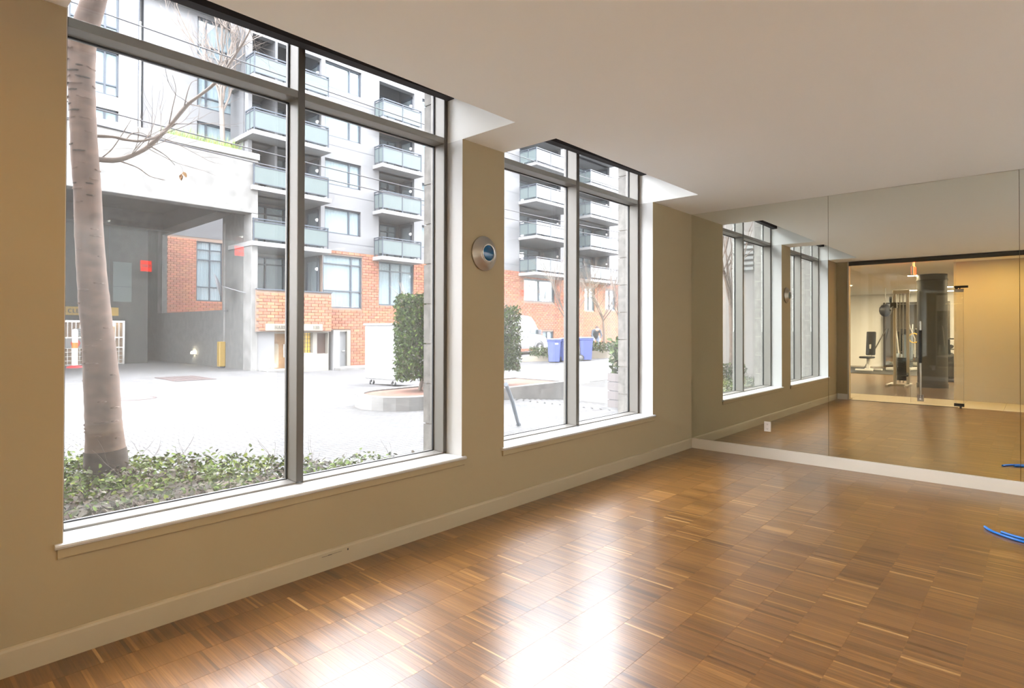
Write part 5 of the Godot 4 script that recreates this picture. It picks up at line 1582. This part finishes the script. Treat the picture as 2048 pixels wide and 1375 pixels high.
func shrub(label: String, at: Vector3, size: Vector3, count: int, sd: int, stems := 3, clear := 0.0, leaf := 0.06, c0 := Color(0.16, 0.29, 0.05)) -> void:
	var s := thing("shrub", label, "shrub", at)
	var r := RandomNumberGenerator.new()
	r.seed = sd
	for k in stems:
		var b := MB.new()
		twigs(b, Vector3(r.randf_range(-0.2, 0.2) * size.x, 0, r.randf_range(-0.2, 0.2) * size.z), Vector3(r.randf_range(-0.2, 0.2), 1, r.randf_range(-0.2, 0.2)), size.y * 0.62, 0.02 * size.y, 2, r)
		obj("stem", b.done(), M.twig, s)
	var pl := []
	var cl := []
	var fn := FastNoiseLite.new()
	fn.seed = sd
	fn.frequency = 2.2
	rng.seed = sd
	while pl.size() < count:
		var p := Vector3(rng.randf_range(-1, 1), rng.randf_range(clear, 1), rng.randf_range(-1, 1))
		var lim := 1.0 - 0.25 * pow(absf(p.y - 0.6), 2.0)
		var rr := Vector2(p.x, p.z).length()
		if rr > lim or rr < 0.4 and rng.randf() < 0.7:
			continue
		if fn.get_noise_3d(p.x * 2, p.y * 3, p.z * 2) < -0.16:
			continue
		var c := c0
		if rng.randf() < 0.3:
			c = Color(c0.r * 1.9, c0.g * 1.6, c0.b * 1.7)
		if rng.randf() < 0.12:
			c = Color(0.34, 0.3, 0.2)
		scatter_leaves(pl, cl, p * Vector3(size.x, size.y, size.z), rng.randf_range(0.7, 1.4) * leaf, c, 1.3)
	many("foliage", leaf_mesh(), M.leaf, pl, cl, s)

# ------------------------------------------------------------------ things in the street
func wheel(r: float, w: float) -> Array:
	var t := MB.new()
	t.xf = Transform3D(Basis(Vector3(0, 1, 0), Vector3(1, 0, 0), Vector3(0, 0, 1)), Vector3.ZERO)
	t.lathe([Vector2(r * 0.62, -w / 2), Vector2(r * 0.92, -w / 2), Vector2(r, -w * 0.35), Vector2(r, w * 0.35), Vector2(r * 0.92, w / 2), Vector2(r * 0.62, w / 2)], 24)
	var h := MB.new()
	h.xf = t.xf
	h.lathe([Vector2(0.0, w * 0.42), Vector2(r * 0.15, w * 0.42), Vector2(r * 0.2, w * 0.3), Vector2(r * 0.5, w * 0.36), Vector2(r * 0.63, w * 0.45), Vector2(r * 0.63, -w * 0.45), Vector2(0.0, -w * 0.4)], 20)
	return [t.done(), h.done()]

func street_things() -> void:
	# kerbed island with a clipped evergreen
	var isl := thing("kerbed_island", "long concrete kerbed planting island with bark mulch in the street", "planter", Vector3(0, ground(-2.0), 0))
	var outer := PackedVector2Array()
	var inner := PackedVector2Array()
	for k in 13:
		var a := PI * k / 12.0
		outer.append(Vector2(-6.55 + 0.95 * cos(a), -0.72 + 0.95 * sin(a)))
		inner.append(Vector2(-6.55 + 0.78 * cos(a), -0.72 + 0.78 * sin(a)))
	outer.append_array(PackedVector2Array([Vector2(-7.5, -5.2), Vector2(-5.6, -5.2)]))
	inner.append_array(PackedVector2Array([Vector2(-7.33, -5.03), Vector2(-5.77, -5.03)]))
	var lay := Transform3D(Basis(Vector3(1, 0, 0), Vector3(0, 0, 1), Vector3(0, -1, 0)), Vector3.ZERO)
	var q := MB.new()
	q.xf = lay
	for k in outer.size():
		var j := (k + 1) % outer.size()
		q.prism(PackedVector2Array([outer[k], outer[j], inner[j], inner[k]]), -0.27, 0.25)
	obj("kerb", q.done(), M.concrete_white, isl)
	q = MB.new()
	q.xf = lay
	q.prism(inner, -0.24, 0.2)
	obj("mulch", q.done(), M.mulch, isl)
	var gy := ground(-2.0) + 0.235
	shrub("tall clipped evergreen shrub in the kerbed island", Vector3(-6.75, gy, -1.35), Vector3(0.52, 2.05, 0.6), 11000, 91, 2, 0.13, 0.065)
	shrub("second evergreen shrub of the island, behind the stone pier", Vector3(-6.65, gy, -2.5), Vector3(0.5, 2.0, 0.6), 7000, 92, 2, 0.10, 0.065)
	shrub("evergreen shrub at the island end seen through the far window", Vector3(-6.3, gy, -3.45), Vector3(0.42, 1.85, 0.42), 5200, 93, 2, 0.2, 0.06)
	# white wheeled dumpster
	var d := thing("dumpster", "white wheeled waste container behind the clipped shrub", "container", Vector3(-10.6, ground(-3.4), -3.55), 0.1)
	obj("body", bevelled(Vector3(-0.6, 0.20, -0.85), Vector3(0.6, 1.70, 0.65), 0.03), M.dumpster_white, d)
	obj("lid", bevelled(Vector3(-0.64, 1.70, -0.88), Vector3(0.64, 1.76, 0.68), 0.02), M.dumpster_white, d)
	obj("lift_pocket", bevelled(Vector3(0.60, 1.28, 0.1), Vector3(0.66, 1.40, 0.42), 0.01), M.car_grey, d)
	for e in [Vector2(-0.45, -0.65), Vector2(0.45, -0.65), Vector2(-0.45, 0.5), Vector2(0.45, 0.5)]:
		var w := wheel(0.085, 0.05)
		var c := obj("caster", w[0], M.tyre, d, Transform3D(Basis.IDENTITY, Vector3(e.x, 0.086, e.y)))
		block("caster_fork", Vector3(-0.03, 0.02, -0.02), Vector3(0.03, 0.115, 0.02), M.steel, c)
	# white delivery van
	var v := thing("delivery_van", "white delivery van parked along the brick wall", "van", Vector3(-17.2, ground(-17.6), -18.68))
	var prof := PackedVector2Array([Vector2(0.02, 0.30), Vector2(0.0, 0.62), Vector2(0.06, 0.85), Vector2(0.55, 1.02), Vector2(1.12, 1.78), Vector2(1.32, 1.97), Vector2(1.7, 2.06), Vector2(5.0, 2.08), Vector2(5.05, 2.0), Vector2(5.05, 0.32)])
	q = MB.new()
	q.xf = Transform3D(Basis(Vector3(0, 0, 1), Vector3.UP, Vector3(-1, 0, 0)), Vector3.ZERO)
	q.prism(prof, 0.04, 1.66)
	var inset := PackedVector2Array()
	for p in prof:
		inset.append(Vector2(2.5, 1.1) + (p - Vector2(2.5, 1.1)) * Vector2(0.985, 0.97))
	q.prism(inset, 0.0, 1.70)
	obj("body", q.done(), M.car_white, v)
	q = MB.new()
	q.xf = Transform3D(Basis(Vector3(0, 0, 1), Vector3.UP, Vector3(-1, 0, 0)), Vector3.ZERO)
	q.prism(PackedVector2Array([Vector2(0.66, 1.08), Vector2(1.12, 1.68), Vector2(1.30, 1.70), Vector2(1.52, 1.10)]), -0.012, -0.001)
	obj("side_window", q.done(), M.car_glass, v)
	q = MB.new()
	q.quad(Vector3(-0.12, 1.08, 0.56), Vector3(-1.58, 1.08, 0.56), Vector3(-1.5, 1.76, 1.07), Vector3(-0.2, 1.76, 1.07), Vector3(0, 0.6, -0.8))
	obj("windscreen", q.done(), M.car_glass, v)
	q = MB.new()
	q.xf = Transform3D(Basis(Vector3(0, 0, 1), Vector3.UP, Vector3(-1, 0, 0)), Vector3.ZERO)
	q.prism(PackedVector2Array([Vector2(1.12, 0.30), Vector2(1.12, 0.46), Vector2(3.4, 0.46), Vector2(3.4, 0.30)]), -0.015, 0.01)
	obj("side_trim", q.done(), M.car_grey, v)
	obj("bumper", bevelled(Vector3(-1.68, 0.24, -0.06), Vector3(-0.02, 0.55, 0.12), 0.03), M.car_grey, v)
	for z in [0.68, 3.9]:
		var arch := PackedVector2Array()
		for k in 11:
			arch.append(Vector2(z + 0.42 * cos(PI * k / 10.0), 0.36 + 0.42 * sin(PI * k / 10.0)))
		for k in 11:
			arch.append(Vector2(z + 0.33 * cos(PI - PI * k / 10.0), 0.36 + 0.33 * sin(PI - PI * k / 10.0)))
		q = MB.new()
		q.xf = Transform3D(Basis(Vector3(0, 0, 1), Vector3.UP, Vector3(-1, 0, 0)), Vector3.ZERO)
		q.prism(arch, -0.03, 0.05)
		obj("wheel_arch", q.done(), M.car_grey, v)
		q = MB.new()
		q.xf = Transform3D(Basis(Vector3(0, 0, 1), Vector3.UP, Vector3(-1, 0, 0)), Vector3.ZERO)
		for x in [-0.02, -1.68]:
			var w := wheel(0.31, 0.2)
			var wo := obj("wheel", w[0], M.tyre, v, Transform3D(Basis.IDENTITY, Vector3(x - 0.02 if x > -1.0 else x, 0.312, z)))
			obj("hub", w[1], M.steel, wo)
	for z in [1.62, 1.98]:
		block("door_handle", Vector3(-0.002, 0.86, z), Vector3(0.02, 1.0, z + 0.05), M.car_grey, v)
	obj("wing_mirror", bevelled(Vector3(0.0, 1.05, 0.72), Vector3(0.2, 1.32, 0.82), 0.03), M.car_grey, v)
	block("seam", Vector3(-0.001, 0.45, 1.84), Vector3(0.004, 2.0, 1.855), M.car_grey, v)
	# white hatchback behind the bins
	var h := thing("hatchback_car", "white hatchback with red tail lights parked beyond the bins", "car", Vector3(-15.6, ground(-24.0), -25.6), 0.0)
	prof = PackedVector2Array([Vector2(0.0, 0.28), Vector2(0.0, 0.75), Vector2(0.12, 0.92), Vector2(0.55, 1.38), Vector2(1.0, 1.46), Vector2(2.0, 1.40), Vector2(2.75, 0.95), Vector2(3.7, 0.80), Vector2(3.85, 0.55), Vector2(3.85, 0.28)])
	q = MB.new()
	q.xf = Transform3D(Basis(Vector3(0, 0, -1), Vector3.UP, Vector3(1, 0, 0)), Vector3.ZERO)
	q.prism(prof, -0.8, 0.8)
	obj("body", q.done(), M.car_white, h)
	q = MB.new()
	q.xf = Transform3D(Basis(Vector3(0, 0, -1), Vector3.UP, Vector3(1, 0, 0)), Vector3.ZERO)
	q.prism(PackedVector2Array([Vector2(0.42, 0.95), Vector2(0.72, 1.32), Vector2(1.95, 1.32), Vector2(2.5, 0.95)]), 0.8, 0.812)
	q.prism(PackedVector2Array([Vector2(0.42, 0.95), Vector2(0.72, 1.32), Vector2(1.95, 1.32), Vector2(2.5, 0.95)]), -0.812, -0.8)
	obj("side_windows", q.done(), M.car_glass, h)
	q = MB.new()
	q.quad(Vector3(-0.65, 0.95, 0.01), Vector3(0.65, 0.95, 0.01), Vector3(0.55, 1.36, -0.5), Vector3(-0.55, 1.36, -0.5), Vector3(0, 0.6, 0.8))
	obj("rear_window", q.done(), M.car_glass, h, Transform3D(Basis.IDENTITY, Vector3(0, 0.01, -0.1)))
	for s in [-1.0, 1.0]:
		obj("tail_light", bevelled(Vector3(0.62 * s - 0.16, 0.66, -0.05), Vector3(0.62 * s + 0.16, 0.86, 0.02), 0.01), M.tail_red, h)
		for z in [-0.75, -3.05]:
			var w := wheel(0.3, 0.2)
			var wo := obj("wheel", w[0], M.tyre, h, Transform3D(Basis.IDENTITY, Vector3(0.72 * s, 0.302, z)))
			obj("hub", w[1], M.steel, wo)
	obj("rear_bumper", bevelled(Vector3(-0.78, 0.30, -0.05), Vector3(0.78, 0.52, 0.06), 0.03), M.car_white, h)
	# blue wheeled bins
	var bins := [[Vector3(-13.15, 0, -14.15), 0.55, "blue wheeled recycling bin nearest the van, wheel towards it"], [Vector3(-12.95, 0, -14.75), 0.55, "middle blue wheeled recycling bin behind the window mullion"], [Vector3(-12.42, 0, -15.55), 2.3, "blue wheeled recycling bin at the right, turned backwards"]]
	for e in bins:
		var p: Vector3 = e[0]
		p.y = ground(p.z)
		var bn := thing("recycling_bin", e[2], "bin", p, e[1], "blue recycling bins")
		q = MB.new()
		var a := [Vector3(-0.23, 0.04, -0.23), Vector3(0.23, 0.04, -0.23), Vector3(0.23, 0.04, 0.23), Vector3(-0.23, 0.04, 0.23)]
		var c := [Vector3(-0.29, 1.0, -0.29), Vector3(0.29, 1.0, -0.29), Vector3(0.29, 1.0, 0.29), Vector3(-0.29, 1.0, 0.29)]
		for k in 4:
			var j := (k + 1) % 4
			q.quad(a[k], a[j], c[j], c[k], (a[k] + a[j]) * Vector3(1, 0, 1))
		q.quad(a[0], a[1], a[2], a[3], Vector3.DOWN)
		q.quad(c[0], c[1], c[2], c[3], Vector3.UP)
		q.bbox(Vector3(-0.31, 0.93, -0.31), Vector3(0.31, 1.0, 0.31), 0.015)
		obj("tub", q.done(), M.bin_blue, bn)
		obj("lid", bevelled(Vector3(-0.32, 1.0, -0.32), Vector3(0.32, 1.07, 0.33), 0.03), M.bin_lid, bn)
		obj("handle_bar", bevelled(Vector3(-0.26, 0.95, -0.40), Vector3(0.26, 1.0, -0.31), 0.015), M.bin_blue, bn)
		block("label_patch", Vector3(0.05, 0.80, 0.278), Vector3(0.2, 0.88, 0.290), M.sign_white, bn)
		for s in [-1.0, 1.0]:
			var w := wheel(0.14, 0.06)
			var wo := obj("wheel", w[0], M.tyre, bn, Transform3D(Basis.IDENTITY, Vector3(0.27 * s, 0.141, -0.26)))
			obj("hub", w[1], M.car_grey, wo)
	person_in_street()
	# low planters around the bins
	for e in [[Vector3(-14.2, 0, -14.6), Vector3(1.9, 0.22, 0.7), "low stone-edged planter with green plants before the van", 62], [Vector3(-12.6, 0, -17.2), Vector3(2.2, 0.32, 1.0), "low stone-edged planter with shrubs to the right of the bins", 63]]:
		var p: Vector3 = e[0]
		p.y = ground(p.z)
		var z: Vector3 = e[1]
		var pt := thing("low_planter", e[2], "planter", p, 0.72)
		obj("kerb", boxes([[Vector3(-z.x / 2, -0.06, -z.z / 2), Vector3(z.x / 2, z.y, -z.z / 2 + 0.12)], [Vector3(-z.x / 2, -0.06, z.z / 2 - 0.12), Vector3(z.x / 2, z.y, z.z / 2)], [Vector3(-z.x / 2, -0.06, -z.z / 2 + 0.12), Vector3(-z.x / 2 + 0.12, z.y, z.z / 2 - 0.12)], [Vector3(z.x / 2 - 0.12, -0.06, -z.z / 2 + 0.12), Vector3(z.x / 2, z.y, z.z / 2 - 0.12)]]), M.cream_stone, pt)
		block("soil", Vector3(-z.x / 2 + 0.121, -0.05, -z.z / 2 + 0.121), Vector3(z.x / 2 - 0.121, z.y - 0.05, z.z / 2 - 0.121), M.soil, pt)
		shrub("leafy green plant in the low planter %s" % ("before the van" if e[3] == 62 else "right of the bins"), p + Vector3(0, z.y - 0.05, 0), Vector3(z.x * 0.36, 0.45, z.x * 0.30), 900, e[3], 3, 0.0, 0.09, Color(0.18, 0.28, 0.1))
	# slatted planter box by our wall
	var sp := thing("slatted_planter", "dark slatted planter box beside the stone pier", "planter", Vector3(-3.2, ground(-3.9), -4.15))
	obj("inner_box", boxes([[Vector3(-0.38, 0.0005, -0.38), Vector3(0.38, 0.70, 0.38)]]), M.car_grey, sp)
	for k in 4:
		for s in [[Vector3(-0.40, 0, 0.381), Vector3(0.40, 0, 0.405)], [Vector3(-0.40, 0, -0.405), Vector3(0.40, 0, -0.381)], [Vector3(0.381, 0, -0.40), Vector3(0.405, 0, 0.40)], [Vector3(-0.405, 0, -0.40), Vector3(-0.381, 0, 0.40)]]:
			block("slat", s[0] + Vector3(0, 0.02 + 0.185 * k, 0), s[1] + Vector3(0, 0.185 + 0.185 * k, 0), M.planter_slat, sp)
	shrub("bright green leafy shrub in the slatted planter box", Vector3(-3.2, ground(-3.9) + 0.68, -4.15), Vector3(0.5, 0.75, 0.5), 1400, 64, 3, 0.0, 0.11, Color(0.2, 0.34, 0.1))
	# blue-grey prop leaning outside the far window
	var pr := thing("leaning_prop", "blue-grey bar leaning outside the far window", "bar", Vector3.ZERO)
	q = MB.new()
	q.tube([Vector3(-3.13, ground(0) + 0.02, -0.42), Vector3(-2.60, 0.372, 0.32), Vector3(-2.20, 0.67, 0.88)], 0.03, 10)
	obj("bar", q.done(), M.machine_grey, pr)
	q = MB.new()
	q.tube([Vector3(-3.15, ground(0) + 0.002, -0.445), Vector3(-3.13, ground(0) + 0.022, -0.42)], 0.04, 10)
	obj("rubber_foot", q.done(), M.black_rubber, pr)
	# bare trees in front of the brick
	bare_tree("bare twiggy tree rising behind the blue bins", Vector3(-13.6, ground(-15.6), -15.9), 4.6, 11, 0.5, 3)
	bare_tree("bare twiggy tree before the brick wall, right of the bins", Vector3(-14.4, ground(-19.5), -20.0), 4.8, 12, 0.5, 3)
	bare_tree("bare young tree beside the pale stone pier across the street", Vector3(-16.2, ground(-22.0), -24.5), 5.0, 13, 0.4, 2)
	bare_tree("tall bare tree on the garage roof before the grey facade", Vector3(-20.1, 7.2, -2.4), 7.0, 14, 0.14, 3, M.twig)
	# overhead cables
	var ends := [[Vector3(-13, 8.85, 9.0), Vector3(-13, 8.9, -30.0), 0.25, "upper overhead cable over the street"], [Vector3(-13.2, 8.5, 9.0), Vector3(-13.2, 8.55, -30.0), 0.3, "second overhead cable just below the upper one"], [Vector3(-13.1, 6.72, 9.0), Vector3(-13.1, 6.9, -30.0), 0.5, "thick low overhead cable in front of the garage roof"], [Vector3(-13.3, 6.42, 9.0), Vector3(-13.3, 6.6, -30.0), 0.5, "lowest overhead cable in front of the garage roof"]]
	for e in ends:
		var pts := []
		for k in 25:
			var f := k / 24.0
			pts.append(e[0].lerp(e[1], f) - Vector3(0, e[2] * 4.0 * f * (1.0 - f), 0))
		q = MB.new()
		q.tube(pts, 0.016, 6)
		var o := obj("overhead_cable", q.done(), M.wire)
		tag(o, e[3], "cable", "overhead cables")
	for e in [[Vector3(-13.15, 0, 9.05), "timber utility pole carrying the overhead cables at the near end"], [Vector3(-13.15, 0, -30.05), "timber utility pole carrying the overhead cables at the far end"]]:
		var p: Vector3 = e[0]
		p.y = ground(p.z)
		var ob := thing("utility_pole", e[1], "pole", p)
		q = MB.new()
		q.lathe([Vector2(0.15, 0.0005), Vector2(0.11, 9.5), Vector2(0.0, 9.52)], 14)
		obj("post", q.done(), M.bark_base, ob)
		for y in [8.95, 6.75]:
			block("cross_arm", Vector3(-0.4, y - p.y - 0.12, -0.05), Vector3(0.4, y - p.y + 0.02, 0.05), M.bark_base, ob)

# ------------------------------------------------------------------ one person, bent over behind the planter
func person_in_street() -> void:
	var at := Vector3(-13.75, ground(-18.6) + 0.01, -18.3)
	var t := thing("person", "person in a dark jacket and grey-blue trousers bending over beside the bins", "person", at, 0.74)
	# joints: [a, b, ra, rb, colour]  0 jacket 1 trousers 2 skin 3 shoes/hair
	var bones := [
		[Vector3(-0.10, 0.86, 0), Vector3(-0.13, 0.48, 0.04), 0.095, 0.065, 1], [Vector3(-0.13, 0.48, 0.04), Vector3(-0.14, 0.10, -0.02), 0.062, 0.045, 1],
		[Vector3(0.10, 0.86, 0), Vector3(0.13, 0.48, 0.05), 0.095, 0.065, 1], [Vector3(0.13, 0.48, 0.05), Vector3(0.15, 0.10, 0.0), 0.062, 0.045, 1],
		[Vector3(-0.14, 0.07, -0.04), Vector3(-0.15, 0.045, 0.15), 0.045, 0.04, 3], [Vector3(0.15, 0.07, -0.02), Vector3(0.17, 0.045, 0.17), 0.045, 0.04, 3],
		[Vector3(-0.07, 0.90, 0.0), Vector3(0.07, 0.90, 0.0), 0.12, 0.12, 1], [Vector3(0, 0.95, 0.03), Vector3(0, 1.18, 0.26), 0.14, 0.15, 0],
		[Vector3(-0.12, 1.22, 0.32), Vector3(0.12, 1.22, 0.32), 0.09, 0.09, 0], [Vector3(0, 1.26, 0.38), Vector3(0, 1.30, 0.46), 0.055, 0.05, 2],
		[Vector3(0, 1.31, 0.52), Vector3(0, 1.27, 0.58), 0.095, 0.085, 2], [Vector3(0, 1.36, 0.51), Vector3(0, 1.33, 0.55), 0.095, 0.085, 3],
		[Vector3(-0.19, 1.21, 0.33), Vector3(-0.24, 0.98, 0.42), 0.06, 0.05, 0], [Vector3(-0.24, 0.98, 0.42), Vector3(-0.16, 0.82, 0.56), 0.047, 0.037, 0],
		[Vector3(0.19, 1.21, 0.33), Vector3(0.24, 0.98, 0.42), 0.06, 0.05, 0], [Vector3(0.24, 0.98, 0.42), Vector3(0.16, 0.82, 0.56), 0.047, 0.037, 0]]
	for s in [-1.0, 1.0]:   # palms and fingers
		bones.append([Vector3(0.16 * s, 0.81, 0.57), Vector3(0.14 * s, 0.75, 0.61), 0.034, 0.034, 2])
		for k in 4:
			bones.append([Vector3(0.14 * s + (k - 1.5) * 0.019, 0.745, 0.615), Vector3(0.13 * s + (k - 1.5) * 0.021, 0.67 + absf(k - 1.3) * 0.008, 0.635), 0.011, 0.009, 2])
		bones.append([Vector3(0.13 * s, 0.79, 0.60), Vector3(0.09 * s, 0.74, 0.64), 0.013, 0.010, 2])
	var cell := 0.022
	var lo := Vector3(-0.36, -0.02, -0.2)
	var dim := Vector3i(33, 68, 42)
	var field := PackedFloat32Array()
	field.resize(dim.x * dim.y * dim.z)
	field.fill(1.0)
	var who := PackedByteArray()
	who.resize(field.size())
	for b in bones:
		var a: Vector3 = b[0]
		var c: Vector3 = b[1]
		var ra: float = b[2]
		var rb: float = b[3]
		var mr := maxf(ra, rb) + 0.08
		var i0 := Vector3i(((a.min(c) - Vector3.ONE * mr - lo) / cell).floor()).clamp(Vector3i.ZERO, dim - Vector3i.ONE)
		var i1 := Vector3i(((a.max(c) + Vector3.ONE * mr - lo) / cell).ceil()).clamp(Vector3i.ZERO, dim - Vector3i.ONE)
		var ab := c - a
		var ll := ab.length_squared()
		for x in range(i0.x, i1.x + 1):
			for y in range(i0.y, i1.y + 1):
				for z in range(i0.z, i1.z + 1):
					var p := lo + Vector3(x, y, z) * cell
					var f := clampf((p - a).dot(ab) / ll, 0, 1)
					var dd := p.distance_to(a + ab * f) - lerpf(ra, rb, f)
					var n := (x * dim.y + y) * dim.z + z
					var old := field[n]
					if dd < old:
						who[n] = b[4]
					var k := 0.012 if ra < 0.02 else 0.035
					var hh := maxf(k - absf(dd - old), 0.0) / k
					field[n] = minf(dd, old) - hh * hh * k * 0.25
	var tints := [Color(0.05, 0.06, 0.075), Color(0.16, 0.19, 0.26), Color(0.45, 0.27, 0.19), Color(0.04, 0.03, 0.028)]
	var mb := MB.new()
	var ids := {}
	for x in dim.x - 1:
		for y in dim.y - 1:
			for z in dim.z - 1:
				var inside := 0
				var sum := Vector3.ZERO
				var cnt := 0
				var best := 9.0
				var owner_ := 0
				var vals := []
				for k in 8:
					var n := ((x + (k & 1)) * dim.y + y + ((k >> 1) & 1)) * dim.z + z + (k >> 2)
					vals.append(field[n])
					if field[n] < 0.0:
						inside += 1
					if field[n] < best:
						best = field[n]
						owner_ = who[n]
				if inside == 0 or inside == 8:
					continue
				for e in [[0, 1], [2, 3], [4, 5], [6, 7], [0, 2], [1, 3], [4, 6], [5, 7], [0, 4], [1, 5], [2, 6], [3, 7]]:
					var va: float = vals[e[0]]
					var vb: float = vals[e[1]]
					if (va < 0.0) != (vb < 0.0):
						var f := va / (va - vb)
						var pa := Vector3(e[0] & 1, (e[0] >> 1) & 1, e[0] >> 2)
						var pb := Vector3(e[1] & 1, (e[1] >> 1) & 1, e[1] >> 2)
						sum += pa.lerp(pb, f)
						cnt += 1
				var nn := Vector3(vals[1] + vals[3] + vals[5] + vals[7] - vals[0] - vals[2] - vals[4] - vals[6], vals[2] + vals[3] + vals[6] + vals[7] - vals[0] - vals[1] - vals[4] - vals[5], vals[4] + vals[5] + vals[6] + vals[7] - vals[0] - vals[1] - vals[2] - vals[3])
				mb.col = tints[owner_]
				ids[Vector3i(x, y, z)] = mb.vert(lo + (Vector3(x, y, z) + sum / cnt) * cell, nn.normalized())
	for c in ids.keys():
		for ax in 3:
			var u := Vector3i.ZERO
			var w := Vector3i.ZERO
			var e := Vector3i.ZERO
			e[ax] = 1
			u[(ax + 1) % 3] = 1
			w[(ax + 2) % 3] = 1
			var n0: int = (c.x * dim.y + c.y) * dim.z + c.z
			var n1: int = ((c.x + e.x) * dim.y + c.y + e.y) * dim.z + c.z + e.z
			if (field[n0] < 0.0) != (field[n1] < 0.0) and ids.has(c - u) and ids.has(c - w) and ids.has(c - u - w):
				mb.tri(ids[c], ids[c - u], ids[c - u - w])
				mb.tri(ids[c], ids[c - u - w], ids[c - w])
	var pm := mat("clothes_and_skin", Color.WHITE, 0.85)
	pm.vertex_color_use_as_albedo = true
	obj("body", mb.done(true), pm, t)
